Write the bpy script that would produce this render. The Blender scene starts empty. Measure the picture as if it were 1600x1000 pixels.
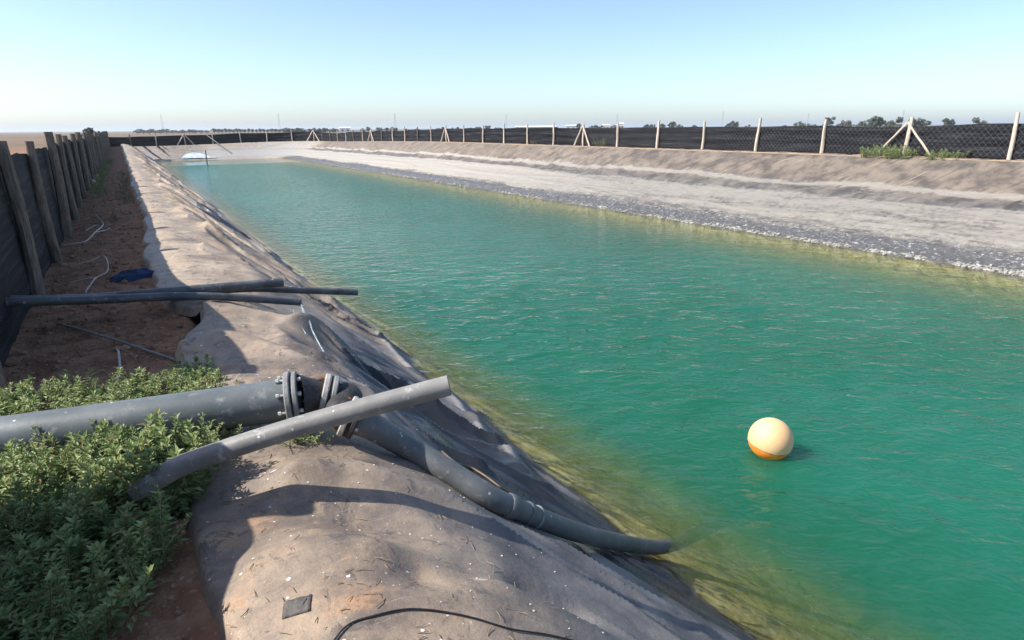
import bpy, math, random
import numpy as np
from mathutils import Vector, Matrix

sc = bpy.context.scene
C = sc.collection
RD = math.radians
rng = np.random.RandomState(7)
random.seed(7)

# ------------------------------------------------------------------ camera
EYE = 1.6
PPX = 970.0                                   # focal length in pixels of a 1600 px wide frame
YAW, PITCH, ROLL = RD(31.2), RD(17.2), RD(0.45)
FW = np.array([math.sin(YAW)*math.cos(PITCH), math.cos(YAW)*math.cos(PITCH), -math.sin(PITCH)])
R0 = np.array([math.cos(YAW), -math.sin(YAW), 0.0]); U0 = np.cross(R0, FW)
RT = math.cos(ROLL)*R0 - math.sin(ROLL)*U0
UP = math.sin(ROLL)*R0 + math.cos(ROLL)*U0
cam_data = bpy.data.cameras.new('camera'); cam = bpy.data.objects.new('camera', cam_data); C.objects.link(cam)
cam_data.sensor_width = 36.0; cam_data.lens = 36.0*PPX/1600.0
cam_data.clip_start = 0.05; cam_data.clip_end = 20000
cam.matrix_world = Matrix(((RT[0], UP[0], -FW[0], 0), (RT[1], UP[1], -FW[1], 0), (RT[2], UP[2], -FW[2], EYE), (0, 0, 0, 1)))
sc.camera = cam

# ------------------------------------------------------------------ light
SUN_EL = RD(44); SUN_AZ = RD(20)              # shadows fall towards (+x, -y)
sdir = np.array([math.cos(SUN_AZ)*math.cos(SUN_EL), -math.sin(SUN_AZ)*math.cos(SUN_EL), -math.sin(SUN_EL)])
sun_d = bpy.data.lights.new('sun', 'SUN'); sun = bpy.data.objects.new('sun', sun_d); C.objects.link(sun)
sun_d.energy = 5.0; sun_d.angle = RD(0.5); sun_d.color = (1.0, 0.955, 0.88)
sun.rotation_euler = Vector(sdir).to_track_quat('-Z', 'Y').to_euler()
world = bpy.data.worlds.new('World'); sc.world = world; world.use_nodes = True
wn = world.node_tree
sky = wn.nodes.new('ShaderNodeTexSky'); sky.sky_type = 'NISHITA'; sky.sun_disc = False
sky.sun_elevation = SUN_EL; sky.sun_rotation = math.atan2(-sdir[0], -sdir[1])
sky.air_density = 0.80; sky.dust_density = 1.0; sky.ozone_density = 2.8; sky.altitude = 0
wn.nodes['Background'].inputs['Strength'].default_value = 0.15
wn.links.new(sky.outputs[0], wn.nodes['Background'].inputs['Color'])
sc.view_settings.view_transform = 'Standard'; sc.view_settings.look = 'None'
sc.view_settings.exposure = 0.64; sc.view_settings.gamma = 1.0

# ------------------------------------------------------------------ noise
def _h(ix, iy, seed):
    v = np.sin(ix*127.1 + iy*311.7 + seed*74.7)*43758.5453
    return v - np.floor(v)
def vn(x, y, seed=0):
    x = np.asarray(x, float); y = np.asarray(y, float)
    ix = np.floor(x); iy = np.floor(y); fx = x-ix; fy = y-iy
    ux = fx*fx*fx*(fx*(fx*6-15)+10); uy = fy*fy*fy*(fy*(fy*6-15)+10)
    a = _h(ix, iy, seed); b = _h(ix+1, iy, seed); c = _h(ix, iy+1, seed); d = _h(ix+1, iy+1, seed)
    return (a*(1-ux)+b*ux)*(1-uy)+(c*(1-ux)+d*ux)*uy          # 0..1
def fbm(x, y, seed=0, n=4):
    s = 0; a = .5; t = 0
    for i in range(n):
        s = s + a*vn(x*2**i, y*2**i, seed+i*3); t += a; a *= .5
    return s/t
def sm(a, b, x):
    t = np.clip((np.asarray(x, float)-a)/(b-a), 0, 1); return t*t*(3-2*t)

# ------------------------------------------------------------------ basin shape
ZW = -1.7                                      # water level
XL, XR, YF = 3.14, 17.06, 82.5                 # waterline left, right, far
_t = np.linspace(-3, 9, 1201)
_zl = np.interp(_t, [-3, 0.0, .45, .85, 1.15, 3.14, 6.0, 9], [-.02, 0.0, .035, -.02, -.17, ZW, -3.6, -3.7])
_k = np.hanning(31); _k /= _k.sum()
_zl = np.convolve(np.pad(_zl, 15, 'edge'), _k, 'valid')
CREST = 5.1
def zcrest(x, y):
    r = .6 - .40*sm(42, 86, y)
    f = -.15 + .35*sm(2, 22, x)
    return np.where(np.asarray(y) < 70, r, r*(1-sm(70, 86, y))+f*sm(70, 86, y))
def dist_rf(x, y, R=4.0):
    a = np.asarray(x, float)-XR+R; b = np.asarray(y, float)-YF+R
    return np.where((a > 0) & (b > 0), np.hypot(np.maximum(a, 0), np.maximum(b, 0))-R, np.maximum(a, b)-R)
def prof(d, zc):
    d = np.asarray(d, float)
    t = np.interp(d, [-12, -5, -2, 0, 2.9, 3.45, 4.85, CREST, 7], [-1.2, -.42, -.16, 0, .50, .60, .965, 1.0, 1.0])
    return ZW + t*(zc-ZW)
def base_z(x, y):
    zl = np.interp(x, _t, _zl)
    zr = prof(dist_rf(x, y), zcrest(x, y))
    zn = np.interp(-np.asarray(y, float), [3, 9, 12, 20], [-3.7, ZW, 0, 0])
    k = .07
    z = k*np.logaddexp(np.logaddexp(zl/k, zr/k), np.logaddexp(zn/k, -3.5/k))
    return z
def bank_warp(x, y):
    # fold direction: straight across the crest, slanting towards -y down the slope
    return np.where(x < .7, 0, (x-.7)**2/(np.abs(x-.7)+.6)*(.9+2.6*sm(5, 22, y)))
def folds(x, y):
    """crumpled liner on the left bank"""
    w = y + bank_warp(x, y)
    w = w + .5*(fbm(x*.8, y*.45, 21, 3)-.5)
    crest = sm(-.05, .40, x)
    rg = lambda u, v, sd, e: (1-np.abs(2*vn(u, v, sd)-1))**e
    wv = w + .22*(fbm(x*2.2, y*1.3, 23, 3)-.5)
    brk = lambda sd, a: sm(.35, .65, fbm(w*.5, x*.8+y*.15, sd, 2)+a)
    big = fbm(w*.42, x*.5, 5, 2)-.5
    sl = sm(.55, 1.2, x)
    amp = (.10 + 1.25*sl - .85*sm(2.55, 3.3, x))*crest
    far = sm(5, 10, y)
    f = (rg(wv*.75, x*.45, 3, 5)*.135*brk(4, .1) + rg(wv*1.7+.3*x, x*.7, 11, 5)*.085*brk(12, .05) + rg(wv*3.6, x*1.1, 15, 4)*.032 + big*(.06+.16*sm(4, 9, y)))*amp*(.30+.70*sm(3.0, 5.5, y))
    n4 = 1-np.abs(2*vn(w*1.55+.4*fbm(x*1.5, y, 17, 2), x*.35, 19)-1); n5 = 1-np.abs(2*vn(w*3.3, x*.6, 20)-1)
    f += (n4**5*.030+n5**6*.018)*(1-.6*sl)*crest*sm(3.5, 6.5, y)
    nr = (1-sm(4.2, 6.0, y))*crest*(1-sm(2.7, 3.3, x))
    w2 = y + .42*x + .20*x*sm(.8, 2, x) + .12*(fbm(x*1.3, y*1.3, 25, 3)-.5)
    f += nr*(rg(w2*1.9, x*.30, 26, 7)*.055*brk(27, .08)+rg(w2*4.3, x*.5, 28, 6)*.022*brk(29, .05)+rg(w2*9+x, x*.8, 32, 5)*.007*brk(33, .05))
    f += .004*(fbm(x*6, y*5, 31, 3)-.5)*crest
    f = f - .05*amp + named_folds(x, y)
    return np.where(f > -.03, f-(f+.03)*.95*np.exp(-(line_dist(HOSE_[0], x, y, .6)/.17)**4), f)
# the folds one can tell apart near the camera: line over the bank, half width, height
FOLDS = [
 ([(470, 752), (545, 742), (640, 757), (740, 790), (860, 848), (980, 915), (1100, 985)], .11, .115),
 ([(600, 728), (720, 775), (840, 838), (960, 905), (1060, 965)], .10, -.05),
 ([(430, 915), (560, 885), (640, 880), (760, 905), (900, 965), (980, 1010)], .10, .070),
 ([(660, 898), (730, 893)], .11, -.065), ([(830, 910), (890, 935)], .10, -.06), ([(480, 800), (640, 825)], .13, -.04),
 ([(290, 552), (380, 537), (450, 562), (540, 612)], .13, .10),
 ([(320, 492), (430, 503), (520, 545), (600, 592)], .13, .10),
 ([(400, 535), (470, 560), (560, 610)], .08, -.06),
 ([(455, 500), (540, 552), (620, 608), (700, 660), (760, 705)], .15, -.15),
 ([(520, 482), (590, 532), (655, 585), (720, 640), (780, 700), (860, 772)], .075, .12),
 ([(640, 640), (700, 690), (780, 755)], .08, .06),
]
FW_ = []
def named_folds(x, y):
    if not FW_:
        for pts, wd_, hh in FOLDS:
            W = []
            for px, py in pts:
                d = ray(px, py); t = np.linspace(.8, 30, 6000); P = np.array([0, 0, EYE])[None]+t[:, None]*d[None]
                W.append(P[np.argmax(P[:, 2] < base_z(P[:, 0], P[:, 1]))][:2])
            FW_.append((catmull2(np.array(W)), wd_, hh))
        HOSE_.append(catmull2(np.array([bhit(px, py)[:2] for px, py in HOSE_PX])))
    f = 0
    for W, wd_, hh in FW_:
        d = line_dist(W, x, y, wd_*6)
        f = f + hh*(np.exp(-(np.sqrt(d*d+.0022)/wd_)**1.35) if hh > 0 else np.exp(-(d/wd_)**2))
    return f
HOSE_ = []
HOSE_PX = [(545, 660), (580, 676), (640, 702), (705, 740), (765, 778), (830, 808), (900, 836), (960, 853), (1030, 862)]
def bhit(px, py, off=0.0):
    d = ray(px, py); t = np.linspace(.8, 30, 8000); P = np.array([0, 0, EYE])[None]+t[:, None]*d[None]
    return P[np.argmax(P[:, 2] < base_z(P[:, 0], P[:, 1])+off)]
def catmull2(P):
    t = np.arange(len(P)); tt = np.linspace(0, len(P)-1, (len(P)-1)*5+1)
    Q = np.stack([np.interp(tt, t, P[:, 0]), np.interp(tt, t, P[:, 1])], 1); K = Q.copy()
    for _ in range(3): K[1:-1] = (K[:-2]+2*K[1:-1]+K[2:])/4
    return K
def line_dist(W, x, y, lim):
    x = np.asarray(x, float); y = np.asarray(y, float); D = np.full(x.shape, 99.0)
    lo, hi = W.min(0)-lim, W.max(0)+lim
    m = (x > lo[0]) & (x < hi[0]) & (y > lo[1]) & (y < hi[1])
    if not m.any(): return D
    xx, yy = x[m], y[m]; d = np.full(xx.shape, 99.0); n = len(W)-1
    for i in range(n):
        a, b = W[i], W[i+1]; e = b-a; L2 = e@e+1e-12
        t = ((xx-a[0])*e[0]+(yy-a[1])*e[1])/L2; t = np.clip(t, 0, 1)
        d = np.minimum(d, np.hypot(xx-a[0]-t*e[0], yy-a[1]-t*e[1]))
    D[m] = d; return D
def rfolds(x, y, d):
    w = y + d*.75 + 1.0*(fbm(x*.3, y*.12, 41, 2)-.5)
    n = 1-np.abs(2*vn(w*.42, d*.07, 43)-1)
    n2 = 1-np.abs(2*vn(w*.95, d*.10, 45)-1)
    n3 = 1-np.abs(2*vn(w*2.3, d*.15, 48)-1)
    m = sm(-.3, .4, d)*(1-sm(4.2, 5.0, d))
    upper = sm(2.6, 3.6, d)
    brk = sm(.3, .6, fbm(w*.3, d*.5, 46, 2))
    f = (n**7*.13+n2**7*.085*brk+n3**6*.025)*(.15+.85*upper) + .05*(fbm(w*.35, d*.2, 44, 2)-.5)*upper
    # long creases running along the lower bank
    l = 1-np.abs(2*fbm(d*2.2+.25*fbm(y*.4, d, 50, 2), y*.06, 47, 2)-1)
    f = f + (l**4*.05)*(1-upper)
    rough = (fbm(x*5, y*4, 49, 3)-.5)*.10*(1-sm(.5, 1.4, d))
    return (f+rough)*m
def liner_z(x, y):
    x = np.asarray(x, float); y = np.asarray(y, float)
    z = base_z(x, y)
    lm = 1-sm(4.0, 5.5, x)
    z = z + folds(x, y)*lm*(1-sm(80, 84, y))
    d = dist_rf(x, y)
    z = z + rfolds(x, y, d)*sm(-2, -1, d)
    return z
def ray(px, py):
    return FW + RT*((px-800)/PPX) + UP*((500-py)/PPX)
def at_z(px, py, z):
    d = ray(px, py); return np.array([0, 0, EYE]) + d*((z-EYE)/d[2])
def at_y(px, py, y):
    d = ray(px, py); return np.array([0, 0, EYE]) + d*(y/d[1])
def hit(px, py, off=0.0):
    d = ray(px, py); t = np.linspace(.8, 40, 8000)
    P = np.array([0, 0, EYE])[None] + t[:, None]*d[None]
    h = liner_z(P[:, 0], P[:, 1]) + off
    i = np.argmax(P[:, 2] < h); return P[i]
def px_of(p):
    v = np.asarray(p, float)-np.array([0, 0, EYE]); z = v@FW
    return 800+PPX*(v@RT)/z, 500-PPX*(v@UP)/z

# ------------------------------------------------------------------ mesh helpers
class MB:
    def __init__(s): s.v = []; s.f = []; s.n = 0
    def add(s, verts, faces):
        verts = np.asarray(verts, float).reshape(-1, 3)
        s.v.append(verts); n = s.n
        s.f += [tuple(i+n for i in f) for f in faces]; s.n += len(verts); return s
    def build(s, name, mat, parent=None, smooth=True, local=False):
        V = np.concatenate(s.v) if s.v else np.zeros((0, 3))
        if parent is not None and not local: V = V - np.array(abs_loc(parent))
        me = bpy.data.meshes.new(name); me.from_pydata(V.tolist(), [], s.f); me.update()
        if smooth: me.polygons.foreach_set('use_smooth', [True]*len(me.polygons))
        if smooth: me.set_sharp_from_angle(angle=RD(38))
        me.materials.append(mat)
        o = bpy.data.objects.new(name, me); C.objects.link(o)
        if parent is not None: o.parent = parent
        return o
def abs_loc(o):
    l = np.array(o.location)
    while o.parent is not None: o = o.parent; l = l + np.array(o.location)
    return l
def tag(o, label=None, cat=None, group=None, kind=None):
    if label: o['label'] = label
    if cat: o['category'] = cat
    if group: o['group'] = group
    if kind: o['kind'] = kind
    return o
def empty(name, loc, label, cat, group=None):
    o = bpy.data.objects.new(name, None); C.objects.link(o); o.location = tuple(float(v) for v in loc)
    o.empty_display_size = .1
    return tag(o, label, cat, group)
def frame_of(t):
    t = np.asarray(t, float); t = t/np.linalg.norm(t)
    a = np.array([0, 0, 1.0]) if abs(t[2]) < .9 else np.array([1.0, 0, 0])
    u = np.cross(a, t); u /= np.linalg.norm(u); return u, np.cross(t, u)
def catmull(P, n=8):
    P = np.asarray(P, float); Q = np.vstack([2*P[0]-P[1], P, 2*P[-1]-P[-2]]); out = []
    for i in range(1, len(Q)-2):
        for t in np.linspace(0, 1, n, endpoint=False):
            a, b, c, d = Q[i-1], Q[i], Q[i+1], Q[i+2]
            out.append(.5*((2*b)+(c-a)*t+(2*a-5*b+4*c-d)*t*t+(3*b-a-3*c+d)*t**3))
    out.append(P[-1]); return np.array(out)
def tube(mb, P, r, seg=16, hollow=0, cap=True, wob=0, seed=0):
    """swept round tube; r may be a list; hollow = wall thickness: the end opens into a bore"""
    P = np.asarray(P, float); n = len(P)
    r = np.full(n, r, float) if np.isscalar(r) else np.asarray(r, float)
    T = np.gradient(P, axis=0); u, v = frame_of(T[0]); rings = []
    a = np.linspace(0, 2*math.pi, seg, endpoint=False)
    for i in range(n):
        t = T[i]/np.linalg.norm(T[i]); u = u-t*(u@t); u /= np.linalg.norm(u); v = np.cross(t, u)
        rr = r[i]*(1+wob*(2*_h(np.arange(seg)*1.0, np.full(seg, float(i//2)), seed)-1)) if wob else r[i]
        rings.append(P[i]+np.outer(np.cos(a)*rr, u)+np.outer(np.sin(a)*rr, v))
    V = list(np.concatenate(rings)); F = []
    for i in range(n-1):
        for j in range(seg):
            k = (j+1) % seg; F.append((i*seg+j, i*seg+k, (i+1)*seg+k, (i+1)*seg+j))
    def endcap(ring_i, inward, flip):
        c = P[ring_i]; base = ring_i*seg
        if hollow:
            R1 = c+(rings[ring_i]-c)*(1-hollow/r[ring_i]); R2 = R1+inward*r[ring_i]*4
            o1 = len(V); V.extend(R1); o2 = len(V); V.extend(R2); o3 = len(V); V.append(R2.mean(0))
            for j in range(seg):
                k = (j+1) % seg
                q = [(base+j, base+k, o1+k, o1+j), (o1+j, o1+k, o2+k, o2+j), (o2+j, o2+k, o3)]
                F.extend([x[::-1] if flip else x for x in q])
        else:
            o = len(V); V.append(c)
            for j in range(seg):
                k = (j+1) % seg; x = (base+j, base+k, o); F.append(x[::-1] if flip else x)
    if cap:
        endcap(0, (P[1]-P[0])/np.linalg.norm(P[1]-P[0]), True)
        endcap(n-1, (P[-2]-P[-1])/np.linalg.norm(P[-2]-P[-1]), False)
    mb.add(V, F); return mb
def lathe(mb, c, ax, prof_, seg=32):
    """prof_: list of (distance along axis, radius)"""
    ax = np.asarray(ax, float)/np.linalg.norm(ax); u, v = frame_of(ax); c = np.asarray(c, float)
    a = np.linspace(0, 2*math.pi, seg, endpoint=False); V = []; F = []
    for h, r in prof_: V += list(c+ax*h+np.outer(np.cos(a)*r, u)+np.outer(np.sin(a)*r, v))
    m = len(prof_)
    for i in range(m-1):
        for j in range(seg):
            k = (j+1) % seg; F.append((i*seg+j, i*seg+k, (i+1)*seg+k, (i+1)*seg+j))
    mb.add(V, F); return mb
def box(mb, c, s, rz=0):
    c = np.asarray(c, float); sx, sy, sz = [q/2 for q in s]; ca, sa = math.cos(rz), math.sin(rz)
    V = [(c[0]+x*ca-y*sa, c[1]+x*sa+y*ca, c[2]+z) for x, y, z in
         [(-sx, -sy, -sz), (sx, -sy, -sz), (sx, sy, -sz), (-sx, sy, -sz), (-sx, -sy, sz), (sx, -sy, sz), (sx, sy, sz), (-sx, sy, sz)]]
    mb.add(V, [(0, 3, 2, 1), (4, 5, 6, 7), (0, 1, 5, 4), (1, 2, 6, 5), (2, 3, 7, 6), (3, 0, 4, 7)]); return mb
def grid_obj(name, X, Y, Z, mat, attrs=None):
    """X, Y, Z 2-D arrays [i, j]"""
    ni, nj = X.shape; V = np.stack([X, Y, Z], -1).reshape(-1, 3)
    idx = np.arange(ni*nj).reshape(ni, nj)
    q = np.stack([idx[:-1, :-1], idx[1:, :-1], idx[1:, 1:], idx[:-1, 1:]], -1).reshape(-1, 4)
    me = bpy.data.meshes.new(name)
    me.vertices.add(len(V)); me.vertices.foreach_set('co', V.astype(np.float32).ravel())
    me.loops.add(q.size); me.loops.foreach_set('vertex_index', q.astype(np.int32).ravel())
    me.polygons.add(len(q)); me.polygons.foreach_set('loop_start', np.arange(0, q.size, 4, dtype=np.int32))
    me.polygons.foreach_set('use_smooth', np.ones(len(q), bool))
    me.update(calc_edges=True); me.validate()
    for k, a in (attrs or {}).items():
        at = me.attributes.new(k, 'FLOAT', 'POINT'); at.data.foreach_set('value', np.asarray(a, np.float32).ravel())
    me.materials.append(mat)
    o = bpy.data.objects.new(name, me); C.objects.link(o); return o

# ------------------------------------------------------------------ material helpers
class NT:
    def __init__(s, name):
        s.m = bpy.data.materials.new(name); s.m.use_nodes = True; s.t = s.m.node_tree
        s.b = s.t.nodes['Principled BSDF']; s.out = s.t.nodes['Material Output']
    def n(s, typ, **k):
        nd = s.t.nodes.new(typ)
        for a, b in k.items():
            if a.startswith('i_'): s.set(nd, a[2:], b)
            else: setattr(nd, a, b)
        return nd
    def set(s, nd, key, val):
        sock = nd.inputs[int(key)] if key.isdigit() else nd.inputs[key.replace('_', ' ')]
        if hasattr(val, 'links') or isinstance(val, bpy.types.NodeSocket): s.t.links.new(val, sock)
        elif isinstance(val, tuple) and len(val) == 3 and sock.type == 'RGBA': sock.default_value = (*val, 1)
        else: sock.default_value = val
    def pos(s): return s.n('ShaderNodeNewGeometry').outputs['Position']
    def obj(s): return s.n('ShaderNodeTexCoord').outputs['Object']
    def noise(s, vec, scale, detail=4, rough=.55, dist=0):
        nd = s.n('ShaderNodeTexNoise', i_Vector=vec, i_Scale=scale, i_Detail=detail, i_Roughness=rough, i_Distortion=dist)
        return nd.outputs['Fac']
    def vor(s, vec, scale, feature='F1'):
        return s.n('ShaderNodeTexVoronoi', feature=feature, i_Vector=vec, i_Scale=scale)
    def mapv(s, vec, scale=(1, 1, 1), rot=(0, 0, 0)):
        nd = s.n('ShaderNodeMapping', i_Vector=vec); nd.inputs['Scale'].default_value = scale; nd.inputs['Rotation'].default_value = rot
        return nd.outputs[0]
    def ramp(s, fac, a, b, to0=0.0, to1=1.0):
        nd = s.n('ShaderNodeMapRange', interpolation_type='SMOOTHSTEP', i_0=fac, i_1=a, i_2=b, i_3=to0, i_4=to1); return nd.outputs[0]
    def math(s, op, a, b=0.0, c=0.0):
        nd = s.n('ShaderNodeMath', operation=op, i_0=a, i_1=b, i_2=c); return nd.outputs[0]
    def mix(s, fac, a, b):
        nd = s.n('ShaderNodeMix', data_type='RGBA'); s.set(nd, '0', fac)
        s.set(nd, '6', a); s.set(nd, '7', b); return nd.outputs[2]
    def attr(s, name): return s.n('ShaderNodeAttribute', attribute_name=name).outputs['Fac']
    def bump(s, h, strength, dist, normal=None):
        nd = s.n('ShaderNodeBump', i_Height=h, i_Strength=strength, i_Distance=dist)
        if normal is not None: s.set(nd, 'Normal', normal)
        return nd.outputs[0]
    def fin(s, col=None, rough=None, normal=None, spec=None, metal=None):
        if col is not None: s.set(s.b, 'Base_Color', col)
        if rough is not None: s.set(s.b, 'Roughness', rough)
        if normal is not None: s.set(s.b, 'Normal', normal)
        if spec is not None: s.set(s.b, 'Specular_IOR_Level', spec)
        if metal is not None: s.set(s.b, 'Metallic', metal)
        return s.m

def mottled(name, c1, c2, scale=6, rough=.7, c3=None, bump=.2, bscale=60, spec=.3, spots=None, metal=0):
    m = NT(name); p = m.obj(); f = m.ramp(m.noise(p, scale, 5, .6), .32, .68)
    col = m.mix(f, c1, c2)
    if c3 is not None: col = m.mix(m.ramp(m.noise(p, scale*3.7, 6, .7), .56, .7), col, c3)
    if spots is not None:
        v = m.vor(p, spots[0]).outputs['Distance']; sel = m.ramp(m.noise(p, spots[0]*.5, 3), .58, .66)
        col = m.mix(m.math('MULTIPLY', m.ramp(m.math('ADD', v, m.math('MULTIPLY', m.noise(p, spots[0]*4, 3), .2)), .22, .30, 1, 0), sel), col, spots[1])
    return m.fin(col, rough, m.bump(m.noise(p, bscale, 4), bump, .01), spec, metal)

# soil
def soil_mat():
    m = NT('soil'); p = m.pos()
    n1 = m.noise(p, .35, 5, .6); n2 = m.noise(p, 4.5, 6, .65); n3 = m.noise(p, 30, 4, .6)
    near = m.mix(m.ramp(n2, .35, .65), (.20, .095, .052), (.33, .175, .10))
    near = m.mix(m.ramp(n3, .55, .72), near, (.40, .27, .18))
    dist = m.n('ShaderNodeVectorMath', operation='LENGTH', i_0=p).outputs['Value']
    far = m.mix(m.ramp(m.noise(p, .012, 4), .4, .62), (.20, .125, .085), (.115, .11, .065))
    far = m.mix(m.ramp(n1, .5, .7), far, (.25, .165, .115))
    col = m.mix(m.ramp(dist, 60, 160), near, far)
    sx = m.n('ShaderNodeSeparateXYZ', i_Vector=p).outputs['X']
    col = m.mix(m.math('MULTIPLY', m.ramp(sx, 12, 20), m.ramp(dist, 90, 60)), col, m.mix(n2, (.27, .19, .13), (.40, .30, .21)))
    b = m.bump(m.math('ADD', m.noise(p, 22, 6, .65), m.math('MULTIPLY', m.vor(p, 28).outputs['Distance'], .6)), .7, .02)
    return m.fin(col, .95, b, .1)
M_SOIL = soil_mat()

def liner_mat():
    m = NT('pond_liner_sheet'); p = m.pos()
    dust, salt, wet, alg = m.attr('dust'), m.attr('salt'), m.attr('wet'), m.attr('algae')
    crest = m.attr('crest'); fleck = m.attr('fleck')
    n_big = m.noise(p, 1.6, 5, .6); n_mid = m.noise(p, 7, 6, .65); n_fin = m.noise(p, 55, 4, .6)
    plastic = m.mix(m.ramp(n_big, .35, .65), (.075, .078, .088), (.185, .182, .180))
    dcol = m.mix(m.ramp(m.math('ADD', m.math('MULTIPLY', n_big, .5), m.math('MULTIPLY', n_mid, .5)), .36, .64), (.215, .150, .100), (.40, .295, .198))
    dfac = m.math('MULTIPLY', dust, m.ramp(m.math('ADD', m.math('MULTIPLY', n_big, .65), m.math('MULTIPLY', n_mid, .35)), .30, .62, .45, 1.0))
    col = m.mix(dfac, plastic, dcol)
    pale = m.attr('pale')
    col = m.mix(m.math('MULTIPLY', m.math('MULTIPLY', pale, dust), m.ramp(n_mid, .3, .6, .45, .85)), col, (.41, .33, .245))
    # orange soil smears and dark scuffs on the crest
    sm1 = m.ramp(m.noise(m.mapv(p, (1, 1.6, 1)), 2.0, 7, .75), .53, .68)
    col = m.mix(m.math('MULTIPLY', m.math('MULTIPLY', sm1, crest), .8), col, (.44, .25, .13))
    sc1 = m.ramp(m.noise(m.mapv(p, (1.3, .8, 1)), 4.2, 8, .78, .8), .55, .62)
    col = m.mix(m.math('MULTIPLY', m.math('MULTIPLY', sc1, crest), .75), col, (.10, .085, .078))
    sc2 = m.ramp(m.noise(m.mapv(p, (1, 1.2, 1)), 1.1, 6, .7, .4), .50, .66)
    col = m.mix(m.math('MULTIPLY', m.math('MULTIPLY', sc2, crest), .65), col, (.10, .085, .078))
    gr = m.ramp(m.noise(p, 140, 3, .7), .35, .65, .90, 1.09)
    col = m.n('ShaderNodeVectorMath', operation='SCALE', i_0=col, i_Scale=gr).outputs['Vector']
    sc3 = m.ramp(m.noise(m.mapv(p, (2.6, 1.0, 1), (0, 0, .7)), 3.4, 8, .78, 1.2), .585, .625)
    col = m.mix(m.math('MULTIPLY', m.math('MULTIPLY', sc3, crest), .6), col, (.060, .055, .055))
    # fine dry scratches
    scr = m.ramp(m.noise(m.mapv(p, (3, 60, 20), (0, 0, .6)), 2.2, 3, .6), .62, .72)
    col = m.mix(m.math('MULTIPLY', scr, .22), col, (.5, .46, .42))
    # white droppings and lime spots on the crest, in loose groups
    grp = m.ramp(m.noise(p, 2.1, 3, .6), .46, .60)
    wob = m.math('MULTIPLY', m.math('SUBTRACT', m.noise(p, 90, 4, .7), .5), .55)
    def spots(scale, lo, r):
        v = m.vor(m.mapv(p, (1, 1.35, 1), (0, 0, .5)), scale)
        size = m.math('MULTIPLY', m.ramp(v.outputs['Color'], lo, 1.0), r)
        d = m.math('ADD', v.outputs['Distance'], wob)
        return m.math('LESS_THAN', d, size)
    sp_ = m.math('MAXIMUM', m.math('MULTIPLY', spots(9, .72, .30), grp), m.math('MAXIMUM', spots(31, .80, .34), m.math('MULTIPLY', spots(60, .70, .36), grp)))
    spot = m.math('MULTIPLY', sp_, crest)
    col = m.mix(m.math('MULTIPLY', spot, .9), col, (.72, .70, .66))
    # shade in the right bank's slanting creases, painted as dark and pale lines
    cv = m.n('ShaderNodeCombineXYZ', i_0=m.attr('wr'), i_1=m.math('MULTIPLY', m.attr('dr'), .16)).outputs[0]
    def lines(sc_, lo):
        v_ = m.noise(cv, sc_, 2, .5); return m.ramp(m.math('ABSOLUTE', m.math('SUBTRACT', v_, .5)), lo, 0.0)
    l1 = m.math('MULTIPLY', lines(.9, .020), m.ramp(m.noise(p, .5, 2), .42, .55))
    l2 = m.math('MULTIPLY', lines(2.3, .022), m.ramp(m.noise(p, .8, 2), .45, .6))
    rt = m.attr('right')
    col = m.mix(m.math('MULTIPLY', m.math('MULTIPLY', m.math('MAXIMUM', l1, m.math('MULTIPLY', l2, .6)), rt), .75), col, (.065, .058, .055))
    l3 = m.math('MULTIPLY', lines(1.7, .012), m.ramp(m.noise(p, .7, 2), .5, .6))
    col = m.mix(m.math('MULTIPLY', m.math('MULTIPLY', l3, rt), .5), col, (.42, .38, .34))
    col = m.n('ShaderNodeVectorMath', operation='SCALE', i_0=col, i_Scale=m.math('SUBTRACT', 1.0, m.math('MULTIPLY', rt, .22))).outputs['Vector']
    # salt crust, broken by noise
    streak = m.noise(m.mapv(p, (2.2, .35, 2.2)), 3.0, 6, .7)
    sfac = m.ramp(m.math('ADD', salt, m.math('MULTIPLY', m.math('SUBTRACT', m.math('ADD', m.math('MULTIPLY', streak, .6), m.math('MULTIPLY', n_mid, .5)), .55), 1.5)), .35, .75)
    sfac = m.math('MULTIPLY', sfac, m.ramp(salt, .02, .15))
    col = m.mix(m.math('MULTIPLY', sfac, m.ramp(pale, 0, 1, .85, .97)), col, m.mix(m.math('ADD', m.math('MULTIPLY', m.noise(m.mapv(p, (2.5, .5, 2.5)), 4.5, 6, .7), .75), m.math('MULTIPLY', pale, .24)), (.13, .13, .13), (.45, .437, .41)))
    col = m.n('ShaderNodeVectorMath', operation='MULTIPLY', i_0=col, i_1=m.mix(rt, (1.0, 1.0, 1.0), (1.06, .985, .885))).outputs['Vector']
    # wet black plastic, and fold shade painted as dark streaks
    wf = m.ramp(m.math('ADD', wet, m.math('MULTIPLY', m.math('SUBTRACT', n_mid, .5), .9)), .40, .62)
    wf = m.math('MULTIPLY', wf, m.ramp(wet, .02, .12))
    col = m.mix(wf, col, m.mix(fleck, (.022, .025, .031), (.082, .081, .080)))
    # white flecks over the wet strip
    fl = m.ramp(m.noise(m.mapv(p, (1.3, .7, 1.3)), 11, 6, .8), .53, .66)
    fl = m.math('MULTIPLY', m.math('MULTIPLY', fl, fleck), .75)
    col = m.mix(fl, col, (.55, .54, .52))
    # submerged algae film, drawn out down the slope
    pd = m.mapv(m.mapv(p, (1, 1, 1), (0, 0, RD(-38))), (.42, 1.9, 1.0))
    a1 = m.mix(m.ramp(m.math('ADD', m.math('MULTIPLY', m.noise(pd, 2.2, 5, .72), .70), m.math('MULTIPLY', m.noise(pd, 17, 4, .75), .40)), .44, .66), (.34, .28, .11), (.66, .55, .27))
    col = m.mix(alg, col, a1)
    rough = m.math('ADD', m.ramp(wf, 0, 1, .62, .22), m.math('MULTIPLY', fleck, .3))
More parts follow.
